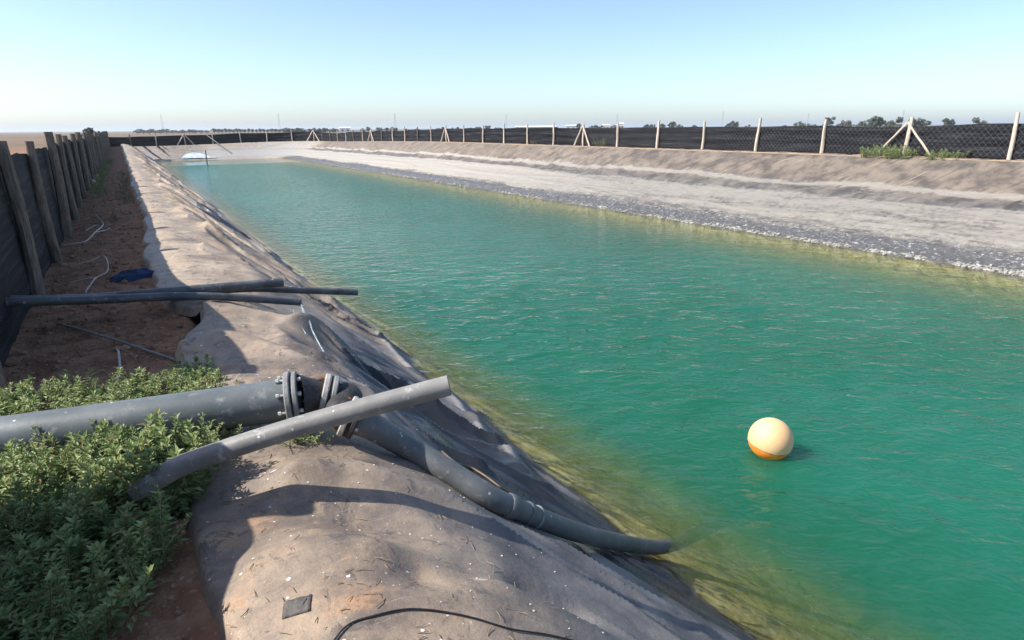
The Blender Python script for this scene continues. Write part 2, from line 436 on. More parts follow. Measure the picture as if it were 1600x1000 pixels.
    fine = m.attr('fine')
    h = m.math('ADD', m.math('MULTIPLY', n_fin, .35), m.math('ADD', m.noise(p, 16, 6, .65), m.math('MULTIPLY', m.math('MAXIMUM', spot, fl), .9)))
    return m.fin(col, rough, m.bump(m.math('MULTIPLY', h, fine), .26, .018), .35)
M_LINER = liner_mat()

def water_mat():
    m = NT('pond_water'); p = m.pos(); t = m.t
    calm = m.attr('calm'); depth = m.attr('depth')
    # ripples: crests lie across the wind, which blows along (0.5, 0.86)
    q = m.mapv(p, (1, 1, 1), (0, 0, RD(29)))
    r1 = m.noise(m.mapv(q, (.75, 1.2, 1)), 2.2, 2, .5, .4)
    r2 = m.noise(m.mapv(q, (.75, 1.2, 1), (0, 0, .30)), 5.6, 2, .55, .4)
    r3 = m.noise(m.mapv(q, (.85, 1.15, 1), (0, 0, -.3)), 14, 3, .6, .4)
    h = m.math('ADD', m.math('MULTIPLY', r1, .80), m.math('ADD', m.math('MULTIPLY', r2, .58), m.math('MULTIPLY', r3, .11)))
    nd = m.n('ShaderNodeBump', i_Height=h, i_Distance=.20); m.set(nd, 'Strength', m.math('MULTIPLY', m.ramp(calm, 0, 1, 1.0, .04), m.ramp(m.attr('chop'), 0, 1, .46, .62)))
    nrm = nd.outputs[0]
    # path length of sight through the murky water
    inc = m.n('ShaderNodeNewGeometry')
    cosv = m.math('ABSOLUTE', m.n('ShaderNodeVectorMath', operation='DOT_PRODUCT', i_0=inc.outputs['Incoming'], i_1=inc.outputs['Normal']).outputs['Value'])
    s2 = m.math('SUBTRACT', 1.0, m.math('MULTIPLY', cosv, cosv))
    mu = m.math('SQRT', m.math('SUBTRACT', 1.0, m.math('DIVIDE', s2, 1.77)))
    dd = m.math('DIVIDE', m.math('MAXIMUM', depth, 0.0), mu)
    murk = m.math('SUBTRACT', 1.0, m.math('EXPONENT', m.math('MULTIPLY', dd, -1.8)))
    deepc = m.mix(m.ramp(m.noise(p, .16, 3), .35, .65), (.011, .104, .058), (.014, .128, .080))
    shal = (.075, .125, .040)
    bodyc = m.mix(m.ramp(depth, .1, .8), shal, deepc)
    body = m.n('ShaderNodeSubsurfaceScattering', falloff='BURLEY', i_Color=bodyc, i_Scale=.6); body.inputs['Radius'].default_value = (.6, 1, .9); m.set(body, 'Normal', nrm)
    tr = m.n('ShaderNodeBsdfTransparent'); tr.inputs[0].default_value = (.93, .97, .90, 1)
    mx = m.n('ShaderNodeMixShader'); m.set(mx, '0', murk); t.links.new(tr.outputs[0], mx.inputs[1]); t.links.new(body.outputs[0], mx.inputs[2])
    gl = m.n('ShaderNodeBsdfGlossy'); gl.inputs['Roughness'].default_value = .05; m.set(gl, 'Normal', nrm)
    fr = m.n('ShaderNodeFresnel'); fr.inputs['IOR'].default_value = 1.27; m.set(fr, 'Normal', nrm)
    mx2 = m.n('ShaderNodeMixShader'); t.links.new(fr.outputs[0], mx2.inputs[0]); t.links.new(mx.outputs[0], mx2.inputs[1]); t.links.new(gl.outputs[0], mx2.inputs[2])
    t.links.new(mx2.outputs[0], m.out.inputs['Surface']); t.nodes.remove(m.b)
    return m.m
M_WATER = water_mat()

def wood_mat(name, c1, c2):
    m = NT(name); p = m.obj()
    f = m.noise(m.mapv(p, (14, 14, 1.4)), 4, 6, .65)
    col = m.mix(m.ramp(f, .3, .7), c1, c2)
    return m.fin(col, .85, m.bump(f, .5, .01), .15)
M_POST = wood_mat('weathered_wood', (.40, .31, .24), (.68, .58, .48))
M_POSTD = wood_mat('dark_wood', (.10, .08, .065), (.24, .19, .15))
def net_mat():
    m = NT('shade_net'); p = m.pos()
    f = m.noise(m.mapv(p, (.45, .45, 11)), 1.6, 6, .7)
    col = m.mix(m.ramp(f, .45, .75), (.004, .004, .006), (.042, .044, .054))  # paler streaks paint in the light on the net's folds
    return m.fin(col, .75, m.bump(f, .7, .03), .2)
M_NET = net_mat()
M_WIRE = mottled('galvanised_wire', (.20, .20, .21), (.30, .30, .31), 5, .5, metal=.0)
M_PVC = mottled('grey_pvc', (.095, .110, .113), (.150, .166, .165), 3, .45, (.24, .24, .225), .08, 40, .4, (26, (.62, .61, .58)))
M_PVC2 = mottled('dusty_grey_pvc', (.175, .168, .158), (.27, .26, .24), 4, .5, (.40, .385, .36), .10, 50, .35, (30, (.62, .61, .58)))
M_HOSE = mottled('dark_hose', (.070, .078, .082), (.115, .122, .125), 4, .45, (.20, .20, .195), .14, 55, .4, (22, (.42, .42, .40)))
M_PE = mottled('black_pe_pipe', (.055, .058, .062), (.11, .112, .114), 5, .42, (.22, .21, .20), .08, 40, .4, (16, (.5, .49, .46)))
M_FLANGE = mottled('grey_flange', (.17, .17, .165), (.30, .295, .28), 12, .6, (.20, .13, .09), .2, 60, .35)
M_FLW = mottled('pale_flange', (.34, .315, .285), (.52, .49, .45), 10, .65, (.26, .13, .06), .25, 60, .3)
M_CAST = mottled('dark_cast_iron', (.022, .022, .024), (.05, .047, .045), 14, .6, (.14, .075, .04), .25, 70, .35)
M_RUST = mottled('rusty_bolt', (.22, .085, .035), (.36, .20, .11), 40, .8)
M_BOLT = mottled('grey_bolt', (.38, .37, .35), (.55, .54, .52), 40, .5)
M_RUBBER = mottled('black_rubber', (.012, .012, .013), (.03, .03, .032), 20, .6)
M_SCRAP = mottled('dusty_rubber', (.055, .05, .048), (.11, .10, .09), 18, .7, (.2, .17, .14), .3, 60)
M_CREAM = mottled('bleached_buoy_plastic', (.74, .46, .22), (.80, .54, .29), 2.2, .6, None, .04, 40, .4)
M_ORANGE = mottled('orange_buoy_plastic', (.93, .25, .02), (.95, .33, .04), 6, .45, (.7, .45, .2), .05, 40, .4)
M_SEAM = mottled('buoy_seam', (.30, .17, .08), (.42, .28, .16), 20, .6)
M_RAG = mottled('dark_blue_cloth', (.010, .014, .035), (.02, .05, .12), 9, .8, (.04, .12, .22), .5, 20)
M_TWIG = mottled('dry_twig', (.42, .36, .30), (.62, .55, .47), 10, .85)
M_THIN = mottled('thin_grey_hose', (.20, .19, .16), (.30, .28, .24), 6, .6)
M_CABLE = mottled('brown_cable', (.16, .11, .07), (.26, .19, .13), 8, .6)
M_CHIP = mottled('lime_chip', (.40, .37, .33), (.60, .57, .52), 30, .9)
M_CRUST = mottled('lime_crust', (.22, .21, .18), (.42, .40, .36), 5, .9, (.22, .21, .19), .6, 30)
M_CLOD = mottled('soil_clod', (.20, .098, .055), (.34, .19, .115), 6, .95, (.40, .28, .19), .5, 30)
M_STONE = mottled('pale_stone', (.42, .30, .21), (.60, .46, .34), 6, .9)
M_PLASTIC = mottled('white_plastic_sheet', (.34, .43, .54), (.56, .63, .70), 1.2, .35)
M_WHITE = mottled('white_render', (.72, .71, .69), (.82, .81, .79), .05, .85)
M_ROOF = mottled('red_roof', (.34, .12, .08), (.42, .17, .12), .1, .85)
M_STEEL = mottled('far_mast_steel', (.36, .40, .45), (.46, .50, .54), .1, .6)
M_TRUNK = mottled('tree_bark', (.10, .075, .055), (.17, .13, .10), .4, .9)
def leaf_mat(name, c1, c2, c3=None, tl=.25, sc_=1.2, dry=False):
    m = NT(name); p = m.pos()
    oi = m.n('ShaderNodeNewGeometry').outputs['Random Per Island']
    col = m.mix(oi, c1, c2)
    if c3: col = m.mix(m.ramp(m.noise(p, sc_, 3), .45, .65), col, c3)
    if dry: col = m.mix(m.ramp(m.n('ShaderNodeTexWhiteNoise', noise_dimensions='1D', i_W=oi).outputs['Value'], .93, .94), col, (.34, .27, .12))
    m.fin(col, .55, None, .3)
    tr = m.n('ShaderNodeBsdfTranslucent', i_Color=col)
    mx = m.n('ShaderNodeMixShader'); mx.inputs[0].default_value = tl
    m.t.links.new(m.b.outputs[0], mx.inputs[1]); m.t.links.new(tr.outputs[0], mx.inputs[2]); m.t.links.new(mx.outputs[0], m.out.inputs[0])
    return m.m
M_WEED = leaf_mat('weed_leaves', (.18, .25, .075), (.42, .48, .22), (.12, .19, .06), .3, 5, True)
M_WEEDL = leaf_mat('pale_weed_leaves', (.24, .30, .12), (.42, .47, .24), (.18, .25, .10), .3, 5)
M_WEEDD = leaf_mat('dry_weed_leaves', (.16, .12, .06), (.28, .21, .11), (.10, .12, .05), .2, 4)
M_STEM = mottled('weed_stem', (.14, .15, .07), (.22, .20, .11), 8, .8)
M_TREE = leaf_mat('far_tree_leaves', (.060, .078, .062), (.105, .125, .095), (.085, .092, .076), .15, .2)
M_TREE2 = leaf_mat('far_olive_leaves', (.085, .095, .070), (.14, .15, .105), (.10, .105, .08), .15, .2)
def jet_mat():
    m = NT('running_water')
    m.fin((.75, .84, .88), .08, None, .5); m.b.inputs['Transmission Weight'].default_value = .75; m.b.inputs['IOR'].default_value = 1.33
    return m.m
M_JET = jet_mat()

# ------------------------------------------------------------------ ground
def steps(*segs):
    out = []
    for a, b, s0, s1 in segs:
        x = a
        while x < b-1e-6:
            out.append(x); f = (x-a)/(b-a); x += s0*(s1/s0)**f
    out.append(segs[-1][1]); return np.array(out)
def outer_z(x, y):
    """ground outside the liner"""
    x = np.asarray(x, float); y = np.asarray(y, float)
    zc = zcrest(np.clip(x, 2, 23), y); d = dist_rf(x, y)
    side = sm(3, 9, x)
    bank = -.035*(1-side) + (zc-.015)*side
    bank = np.where(y > 84, zcrest(x, y)-.015-.0*x, bank)
    bl = 1-sm(-9, -4, x)
    br = sm(7.5, 11, d)
    low = np.maximum(bl, br)*sm(-4000, -40, y)
    z = bank*(1-low) + (-.75)*low
    z = np.where(np.hypot(x, y) > 1500, -.75-.00*x, z)
    return z
def ground_z(x, y):
    z = outer_z(x, y)
    inside = sm(.25, .6, x)*(1-sm(4.6, 5.0, dist_rf(x, y)))*sm(-12.5, -11.5, y)
    zl = base_z(x, y)-.45
    z = z*(1-inside)+np.minimum(z, zl)*inside
    nr = (1-sm(20, 60, np.hypot(x, y)))
    z = z + nr*(.05*(fbm(x*2.2, y*2.2, 61, 4)-.5) + .035*(fbm(x*9, y*9, 63, 3)-.5))
    # low heap of soil and weeds at the near left
    z = z + .05*np.exp(-((x+.5)/.5)**2-((y-3.3)/1.2)**2)
    return z
gx = np.concatenate([-np.geomspace(6000, 7, 26), steps((-6, -1.6, .6, .12), (-1.6, .5, .028, .028), (.5, 21.8, .4, .5), (21.8, 24.5, .12, .2), (24.5, 34, .4, 2)), np.geomspace(40, 6000, 22)])
gy = np.concatenate([-np.geomspace(6000, 14, 20), steps((-13, 1.2, .6, .2), (1.2, 10, .028, .04), (10, 30, .06, .3), (30, 98, .3, 1.2)), np.geomspace(110, 9000, 26)])
GX, GY = np.meshgrid(gx, gy, indexing='ij')
tag(grid_obj('ground', GX, GY, ground_z(GX, GY), M_SOIL), 'reddish brown soil of the bank and plain', 'ground', kind='structure')

# ------------------------------------------------------------------ pond liner
lx = steps((0, .8, .021, .0185), (.8, 3.6, .0185, .024), (3.6, 5, .04, .15), (5, 15.5, .8, .5), (15.5, 16.8, .2, .07), (16.8, 22.3, .06, .07))
ly = steps((-12, 1.2, .5, .08), (1.2, 8.5, .02, .026), (8.5, 30, .03, .10), (30, 80, .11, .22), (80, 88.2, .2, .12))
LX, LY = np.meshgrid(lx, ly, indexing='ij')
def edge_x(y):
    e = .12 + .10*(fbm(y*.9, y*0+3.3, 71, 3)-.5)*2 + .05*(vn(y*2.7, y*0, 73)-.5)
    e = e + .28*np.exp(-((y-5.9)/.45)**2)*1.0 - .16*np.exp(-((y-2.4)/.9)**2) - .12*np.exp(-((y-9.3)/1.2)**2)
    return e
E0 = edge_x(LY)
X2 = np.where(LX < .8, E0+(LX/.8)*(.8-E0), LX)
Zl = liner_z(X2, LY)
dl = X2-E0
Zl = Zl + .022*(1-sm(.4, .9, X2)) - .075*(1-sm(0, .05, dl))
dr = dist_rf(X2, LY)
drop = sm(CREST+.05, CREST+.14, dr + .12*(fbm(LY*1.1, LX*0, 77, 2)-.5))
Zl = Zl - .25*drop
# material zones: what coats the sheet, with fold shade in the slope streaks
w_ = LY + bank_warp(X2, LY)
leftm = 1-sm(4, 6, X2)
rightm = sm(-1.5, -.5, dr)*sm(8, 9, X2)
farm = sm(79, 82, LY)*sm(-1.5, .2, dr)
crestm = leftm*(1-sm(.75, 1.35, X2+.25*(fbm(LY*.9, X2, 81, 2)-.5)))
strk = sm(.40, .58, fbm(w_*1.5, X2*.45, 84, 3))*(.25+.75*sm(4, 7, LY))  # bare streaks between dust, also painting in the dark of the folds
slp = sm(.6, 1.5, X2+.5*(fbm(w_*.8, X2, 83, 3)-.5))
dust = leftm*(.85+.15*sm(5, 12, LY))*(1-slp*(.90-.52*strk)) + rightm*sm(2.6, 3.8, dr)*.30*(1-farm) + farm*.75
salt = leftm*sm(1.0, 2.2, X2)*(fbm(w_*1.6, X2*.45, 85, 3)-.32)*1.25
rn = dr + .30*(fbm(LY*.35, dr*1.2, 87, 2)-.5) + .10*(fbm(LY*2.2, dr*5, 88, 3)-.5)
rs = sm(.55, 1.3, rn)*(1-sm(2.5, 3.0, rn))*(.55+.55*fbm(LY*.25, rn*2.2, 86, 3))*(.72+.28*sm(14, 40, LY))*1.15 + np.exp(-((rn-3.44)/.20)**2)*.80 + .5*np.exp(-((rn-3.05)/.3)**2)*fbm(LY*.7, rn, 89, 3)
rs = rs + .30*sm(.25, .6, rn)*(1-sm(.7, 1.2, rn))
salt = np.where(rightm > .01, rs*rightm, salt)
salt = np.maximum(salt, farm*(.40+.25*fbm(X2*.5, dr, 91, 2)))
zrel = Zl-ZW
wet = leftm*(1-sm(.02, .30, zrel+.25*(fbm(LY*1.3, X2*1.3, 93, 3)-.5)))*.95
wet = np.maximum(wet, rightm*(1-farm)*(1-sm(.40, .95, rn))*.95)
def blob(cx, cy, sx, sy, rot=0):
    ca, sa = math.cos(rot), math.sin(rot); a = (X2-cx)*ca+(LY-cy)*sa; b = -(X2-cx)*sa+(LY-cy)*ca
    return np.exp(-(a/sx)**2-(b/sy)**2)
valley, rim, ridge = FW_[9][0], FW_[10][0], FW_[0][0]
salt = np.maximum(salt, leftm*.85*np.exp(-(line_dist(rim, X2, LY, .6)/.10)**2)*sm(.25, .5, fbm(X2*4, LY*4, 98, 3)))
salt = np.maximum(salt, leftm*.75*np.exp(-(line_dist(ridge+np.array([.12, .10]), X2, LY, .6)/.13)**2)*sm(1.3, 2.2, X2)*sm(.35, .6, fbm(X2*4, LY*4, 99, 3)))
J = hit(512, 562); J2 = hit(600, 660)
wet = np.maximum(wet, .95*np.exp(-(line_dist(valley, X2, LY, .8)/.24)**2)*sm(.18, .42, fbm(w_*2, X2*.8, 100, 3)))
lowl = catmull2(np.array([bhit(px, py)[:2] for px, py in [(560, 560), (620, 620), (700, 690), (790, 765), (870, 825)]]))
wet = np.maximum(wet, .9*np.exp(-(line_dist(lowl, X2, LY, .8)/.30)**2)*sm(.30, .50, fbm(w_*1.6, X2*.6, 103, 3)))
wet = np.maximum(wet, leftm*.80*sm(1.2, 1.8, X2)*sm(.47, .62, fbm(w_*.9, X2*.35, 102, 3)))  # slanting wet streaks that also paint shadow along the slope folds
alg = 1-sm(-.10, .03, zrel+.05*(fbm(LY*3, X2*3, 95, 2)-.5))
fleck = rightm*(1-farm)*(1-sm(.7, 1.3, rn)) + leftm*.25*(1-sm(.1, .35, zrel))
pale = leftm*np.maximum(crestm, .35*strk*slp)*sm(3.5, 8, LY) + rightm*sm(16, 45, LY)
WR = LY + dr*.75 + 1.0*(fbm(X2*.3, LY*.12, 41, 2)-.5)
liner = grid_obj('pond_liner', X2, LY, Zl, M_LINER, dict(dust=np.clip(dust, 0, 1), salt=np.clip(salt, 0, 1), wet=np.clip(wet*(1-alg), 0, 1), algae=alg, crest=np.clip(crestm, 0, 1), fleck=np.clip(fleck*(1-alg), 0, 1), right=rightm*(1-farm), wr=WR, dr=dr, pale=np.clip(pale, 0, 1), fine=np.maximum(leftm, .25+.75*(1-sm(1.0, 2.6, dr))*rightm)))
liner.cycles.shadow_terminator_geometry_offset = .35; liner.cycles.shadow_terminator_offset = .08
tag(liner, 'crumpled plastic liner covering the banks of the pond', 'pond liner', kind='structure')

# ------------------------------------------------------------------ water
wx = steps((2.3, 5.5, .035, .12), (5.5, 14.5, .16, .2), (14.5, 17.9, .12, .05))
wy = steps((-10.5, 1.2, .3, .08), (1.2, 9, .035, .06), (9, 40, .06, .25), (40, 84, .25, .3))
WX, WY = np.meshgrid(wx, wy, indexing='ij')
wz = np.zeros_like(WX)
for i in range(14):
    a = RD(59)+rng.uniform(-.75, .75); lam = rng.uniform(.35, 1.1); kk = 2*math.pi/lam
    wz += .0042*lam**.9*np.sin(kk*(math.cos(a)*WX+math.sin(a)*WY)+rng.uniform(0, 6.28))
calm = sm(68.6, 71, WY+2.5*(fbm(WX*.12, WY*.12, 97, 2)-.5))
chop = sm(6, 40, WY)
wz *= (1-sm(6, 16, WY))
wd = ZW-base_z(WX, WY)
tag(grid_obj('water', WX, WY, ZW+wz, M_WATER, dict(calm=calm, depth=wd, chop=chop)), 'rippled green pond water', 'water', kind='structure')

# ------------------------------------------------------------------ fences
def post_mesh(mb, base, h, r, lean=(0, 0), seed=0, seg=9):
    n = 7; t = np.linspace(0, 1, n); P = []
    for k in t:
        P.append((base[0]+lean[0]*k*h+.012*math.sin(seed*3.1+k*5), base[1]+lean[1]*k*h+.012*math.cos(seed*1.7+k*4), base[2]-.12+(h+.12)*k))
    rr = r*(1.08-.22*t); tube(mb, P, rr, seg, wob=.10, seed=seed); return mb
def pole_between(mb, a, b, r, seed=0):
    a = np.asarray(a, float); b = np.asarray(b, float); t = np.linspace(0, 1, 6)[:, None]
    P = a+(b-a)*t; P[1:-1] += rng.uniform(-.012, .012, (4, 3)); tube(mb, P, np.linspace(r*1.1, r*.9, 6), 9, wob=.08, seed=seed)
# curve of the right and far fence: offset of the waterline
FO = 5.55; RC = 4.0
def fence_pt(s):
    """s runs from the near right (s = y) round the far right corner to the left along the far side"""
    R = RC+FO; y0 = YF-RC
    if s <= y0: return np.array([XR+FO, s]), np.array([1.0, 0])
    a = (s-y0)/R
    if a <= math.pi/2: return np.array([XR-RC+R*math.cos(a), y0+R*math.sin(a)]), np.array([math.cos(a), math.sin(a)])
    return np.array([XR-RC-(s-y0-R*math.pi/2), y0+R]), np.array([0, 1.0])
S = np.linspace(2, 130, 6000)
SP = np.array([fence_pt(s)[0] for s in S])
SPX = np.array([px_of((p[0], p[1], float(outer_z(p[0], p[1]))))[0] for p in SP])
def s_at(px): return float(np.interp(-px, -SPX, S))
def fgz(p): return float(outer_z(p[0], p[1]))
S_CORNER = s_at(470)
def net_panel(name, s0, s1, parent, h, seed, off=.07):
    ss = np.linspace(s0, s1, max(int((s1-s0)/.16), 8)); nz = 15; V = []; F = []
    for i, s in enumerate(ss):
        p, n = fence_pt(s); z0 = fgz(p)
        sag = .075*(fbm(np.array(s*.33), np.array(seed*1.), 3, 2)-.5)*2
        for j in range(nz):
            v = j/(nz-1)
            o = off + .05*(fbm(np.array(s*.7), np.array(v*7.+seed), 5, 3)-.5) + .02*math.sin(v*17+3*float(vn(s*.25, 0, 9)))
            V.append((p[0]+n[0]*o, p[1]+n[1]*o, z0-.04+(h+sag+.04)*v))
    for i in range(len(ss)-1):
        for j in range(nz-1): a = i*nz+j; F.append((a, a+nz, a+nz+1, a+1))
    mb = MB().add(V, F); return mb.build(name, M_NET, parent)
def brace_pair(parent, s, ds, dn, h, r, seed, mats=(None, None)):
    p, n = fence_pt(s); z0 = fgz(p)
    for k, sg in enumerate((-1, 1)):
        q, n2 = fence_pt(s+sg*ds); q = q-n2*dn
        mb = MB(); pole_between(mb, (q[0], q[1], fgz(q)-.05), (p[0]-n[0]*.06, p[1]-n[1]*.06, z0+h), r, seed+k)
        mb.build('brace', mats[k] or M_POST, parent)
right_px = [1577, 1411, 1282.7, 1180.6, 1097, 1026, 964, 911, 864.6, 824, 787.5, 755, 725, 697.5, 674, 653, 633, 614, 597, 581, 567, 553, 541, 528, 516.5]
far_px = [491, 457, 417.5, 376.5, 333, 290, 245, 205.6]
leans = {1411: .07, 1180.6: .05, 1282.7: .03, 1026: .05, 1097: .03}
p0, _ = fence_pt(s_at(1411))
fr = empty('net_fence', (p0[0], p0[1], fgz(p0)), 'black shade net fence on pale wooden posts along the top of the right bank', 'fence')
net_panel('shade_net', s_at(1600)-2.5, s_at(503), fr, .99, 1)
for i, px in enumerate(right_px):
    s = s_at(px); p, n = fence_pt(s); mb = MB()
    hh = 1.27*(1+.05*(2*float(_h(i*1., 2., 5))-1))
    post_mesh(mb, (p[0], p[1], fgz(p)), hh, .055+.012*float(_h(i*1., 7., 1)), (0, -leans.get(px, .03*(2*float(_h(i*1., 3., 9))-1))), i)
    mb.build('post', M_POST if i % 3 else M_POSTD if i > 12 else M_POST, fr)
brace_pair(fr, s_at(1411), .95, .05, 1.10, .034, 3)
brace_pair(fr, s_at(911), .75, .10, 1.12, .045, 5)
brace_pair(fr, s_at(697.5), .8, .12, 1.12, .045, 7)
brace_pair(fr, s_at(581), .9, .12, 1.12, .045, 9)
# wire mesh hung over the net: diamond strands as thin bars
mb = MB()
sA, sB = s_at(1600)-2, s_at(900); hN = .98; pitch = .17
def wire_pt(s, z):
    p, n = fence_pt(s); return (p[0]+n[0]*-.012, p[1]+n[1]*-.012, fgz(p)+z)
for sg in (-1, 1):
    s = sA
    while s < sB:
        a, b = wire_pt(s, .03), wire_pt(s+sg*hN*.9, .03+hN)
        tube(mb, [a, ((a[0]+b[0])/2, (a[1]+b[1])/2, (a[2]+b[2])/2), b], .0013, 4, cap=False); s += pitch
mb.build('wire_mesh', M_WIRE, fr)
pf, _ = fence_pt(s_at(330))
ff = empty('net_fence', (pf[0], pf[1], fgz(pf)), 'low black shade net fence closing the far end of the pond', 'fence')
net_panel('shade_net', s_at(503)+.05, s_at(166), ff, 1.12, 2)
for i, px in enumerate(far_px):
    s = s_at(px); p, n = fence_pt(s); mb = MB()
    post_mesh(mb, (p[0], p[1], fgz(p)), 1.36, .065, (.02*(-1)**i, 0), i+40); mb.build('post', M_POST if i not in (7,) else M_POSTD, ff)
brace_pair(ff, s_at(491), 1.1, .1, 1.3, .07, 11)
brace_pair(ff, s_at(290), .95, .1, 1.3, .07, 13)

# left fence: tall net on rough posts, with a gap where sun reaches the weeds
def left_fence(name, y0, y1, label, xs, h, seed, post_ys, top=None):
    ym = post_ys[0]
    root = empty(name, (xs(ym), ym, float(ground_z(xs(ym), ym))), label, 'fence')
    yy = np.linspace(y0, y1, max(int((y1-y0)/.22), 10)); nz = 16; V = []; F = []
    for y in yy:
        z0 = float(ground_z(xs(y), y)); hh = (h if top is None else top(y))+.05*(float(fbm(y*.6, 0, seed, 2))-.5)*2
        for j in range(nz):
            v = j/(nz-1)
            V.append((xs(y)-.06+.05*(float(fbm(y*.8, v*5+seed, 5, 2))-.5), y, z0-.05+(hh+.05)*v))
    for i in range(len(yy)-1):
        for j in range(nz-1): a = i*nz+j; F.append((a, a+nz, a+nz+1, a+1))
    MB().add(V, F).build('shade_net', M_NET, root)
    for i, y in enumerate(post_ys):
        mb = MB(); z0 = float(ground_z(xs(y), y)); k = float(_h(i*1., seed*1., 2))
        post_mesh(mb, (xs(y), y, z0), h+.10+.12*k, .055+.02*k, (.06*(k-.4), .05*(.5-k)), i+seed)
        mb.build('post', M_POSTD, root)  # dark wood paints in the net's shade on these posts
    return root
xfl = lambda y: -.98 - .004*(y-20)*(y < 20) + .10*math.sin(y*.05)*0
py = [4.8]+[7.6+2.35*i for i in range(34)]
left_fence('net_fence', 4.75, 89.0, 'tall dark shade net fence on rough posts along the left soil path', xfl, 1.42, 21, [y for y in py if y < 88], lambda y: 1.42+.22*float(1-sm(5.5, 9, y)))
left_fence('net_fence', -6, 2.97, 'short unseen run of dark net fence on posts, shaped to shade the left foreground', xfl, 1.20, 33, [2.99, 1.2, -1.4, -4], lambda y: 1.16+.10*math.sin(y*5.0) if y > 1.2 else 1.12)  # out of view; its top is shaped for the shadow it casts

# ------------------------------------------------------------------ main suction line
RP = .112
A0 = at_z(-60, 690, .17); A1 = at_z(135, 668, .185); A2 = at_z(450, 624, .215)
line = empty('suction_pipeline', (A2[0], A2[1], 0), 'thick grey pipe with bolted flanges feeding a dark hose into the water', 'pipeline')
axd = (A2-A1)/np.linalg.norm(A2-A1)
mb = MB(); tube(mb, catmull([A1-axd*2.2, A1-axd*1.0, A1, (A1+A2)/2, A2+axd*.02], 8), RP, 32); mb.build('pipe', M_PVC, line)
def flange(c, ax, r, th, bore, mat, nb, bmat, label=None, rot=0, bl=.03):
    ax = np.asarray(ax, float)/np.linalg.norm(ax); mb = MB(); e = min(.006, th*.2)
    lathe(mb, c, ax, [(0, bore), (0, r-e), (e, r), (th-e, r), (th, r-e), (th, bore), (0, bore)], 40)
    fo = mb.build('flange', mat, line)
    if label: fo['label'] = label
    u, v = frame_of(ax)
    for k in range(nb):
        a = 2*math.pi*k/nb+rot; q = np.asarray(c)+(u*math.cos(a)+v*math.sin(a))*(r-.028)
        b = MB(); lathe(b, q-ax*bl, ax, [(0, 0.0001), (0, .011), (.016, .011), (.016, .006), (bl, .006)], 6)
        b.build('bolt', bmat, fo)
    return fo
f1 = A2.copy()
RF = .150
flange(f1-axd*.005, axd, RF, .030, RP*.98, M_FLANGE, 8, M_BOLT, 'grey flange ring on the end of the thick pipe', .2, .04)
mb = MB(); lathe(mb, f1+axd*.025, axd, [(0, .02), (0, RF-.012), (.010, RF-.012), (.010, .02)], 40); mb.build('gasket', M_RUBBER, line)
flange(f1+axd*.035, axd, RF-.004, .024, .05, M_FLANGE, 8, M_BOLT, None, .2, -.03)
# reducer towards the second flange, then the hose tail
c1 = f1+axd*.055
B1 = at_z(509, 617, .20)
B2 = at_z(548, 652, .13)
d12 = B1-c1; d12 /= np.linalg.norm(d12)
P = catmull([c1, c1+d12*.4*np.linalg.norm(B1-c1), B1], 6)
mb = MB(); tube(mb, P, np.interp(np.linspace(0, 1, len(P)), [0, .25, 1], [.128, .118, .080]), 28, cap=False); mb.build('reducer', M_CAST, line)
d2 = (B1-c1)/np.linalg.norm(B1-c1)+np.array([.25, -.45, -.25]); d2 /= np.linalg.norm(d2)
flange(B1-d2*.02, d2, .118, .032, .07, M_FLW, 6, M_RUST, 'pale rust stained flange on the reducer', .5, .03)
mb = MB(); lathe(mb, B1+d2*.014, d2, [(0, .02), (0, .110), (.012, .110), (.012, .02)], 36); mb.build('gasket', M_RUBBER, line)
flange(B1+d2*.028, d2, .114, .028, .05, M_FLANGE, 6, M_BOLT, None, .5, -.03)
d3 = np.array([.72, -.42, -.42]); d3 /= np.linalg.norm(d3)
mb = MB(); tube(mb, catmull([B1+d2*.05, B1+d2*.12, B2-d3*.06, B2], 6), .082, 24, cap=False); mb.build('elbow', M_CAST, line)
flange(B2-d3*.03, d3, .113, .030, .06, M_FLW, 6, M_RUST, 'pale flange with rusty bolts behind the slanted pipe', .1, .03)
mb = MB(); lathe(mb, B2+d3*.002, d3, [(0, .02), (0, .106), (.014, .106), (.014, .02)], 36); mb.build('gasket', M_RUBBER, line)
flange(B2+d3*.018, d3, .110, .028, .05, M_CAST, 6, M_BOLT, None, .1, -.03)
RH = .064
hp = [B2+d3*.03, B2+d3*.12]
for px, py_ in [(640, 699), (705, 737), (765, 774), (830, 803), (900, 829), (960, 844)]:
    hp.append(bhit(px, py_+2, RH*.80))
e1 = at_z(1022, 855, ZW+.040)
hp.append(e1)
q0 = at_z(1058, 848, ZW-.10); q1 = at_z(1105, 826, ZW-.13); q2 = at_z(1175, 792, ZW-.20)
q3 = at_z(1235, 765, ZW-.60)
hp += [q0, q1, q2, q3]
HP = catmull(hp, 10)
mb = MB(); tube(mb, HP, np.interp(np.arange(len(HP)), [0, 18, 60, len(HP)], [.080, .066, .060, .056]), 24); mb.build('hose', M_HOSE, line)
# joint collar and clamps on the hose
for (f, lg, rr, mt, nm) in [(4.55, .06, .067, M_HOSE, 'hose_joint'), (4.95, .03, .065, M_HOSE, 'hose_clamp'), (5.10, .018, .065, M_FLANGE, 'hose_clamp')]:
    i = int(f*10); c = HP[i]; t = HP[i+1]-HP[i-1]; t /= np.linalg.norm(t)
    mb = MB(); lathe(mb, c-t*lg/2, t, [(0, .05), (0, rr), (.006, rr+.004), (lg-.006, rr+.004), (lg, rr), (lg, .05)], 28); mb.build(nm, mt, line)

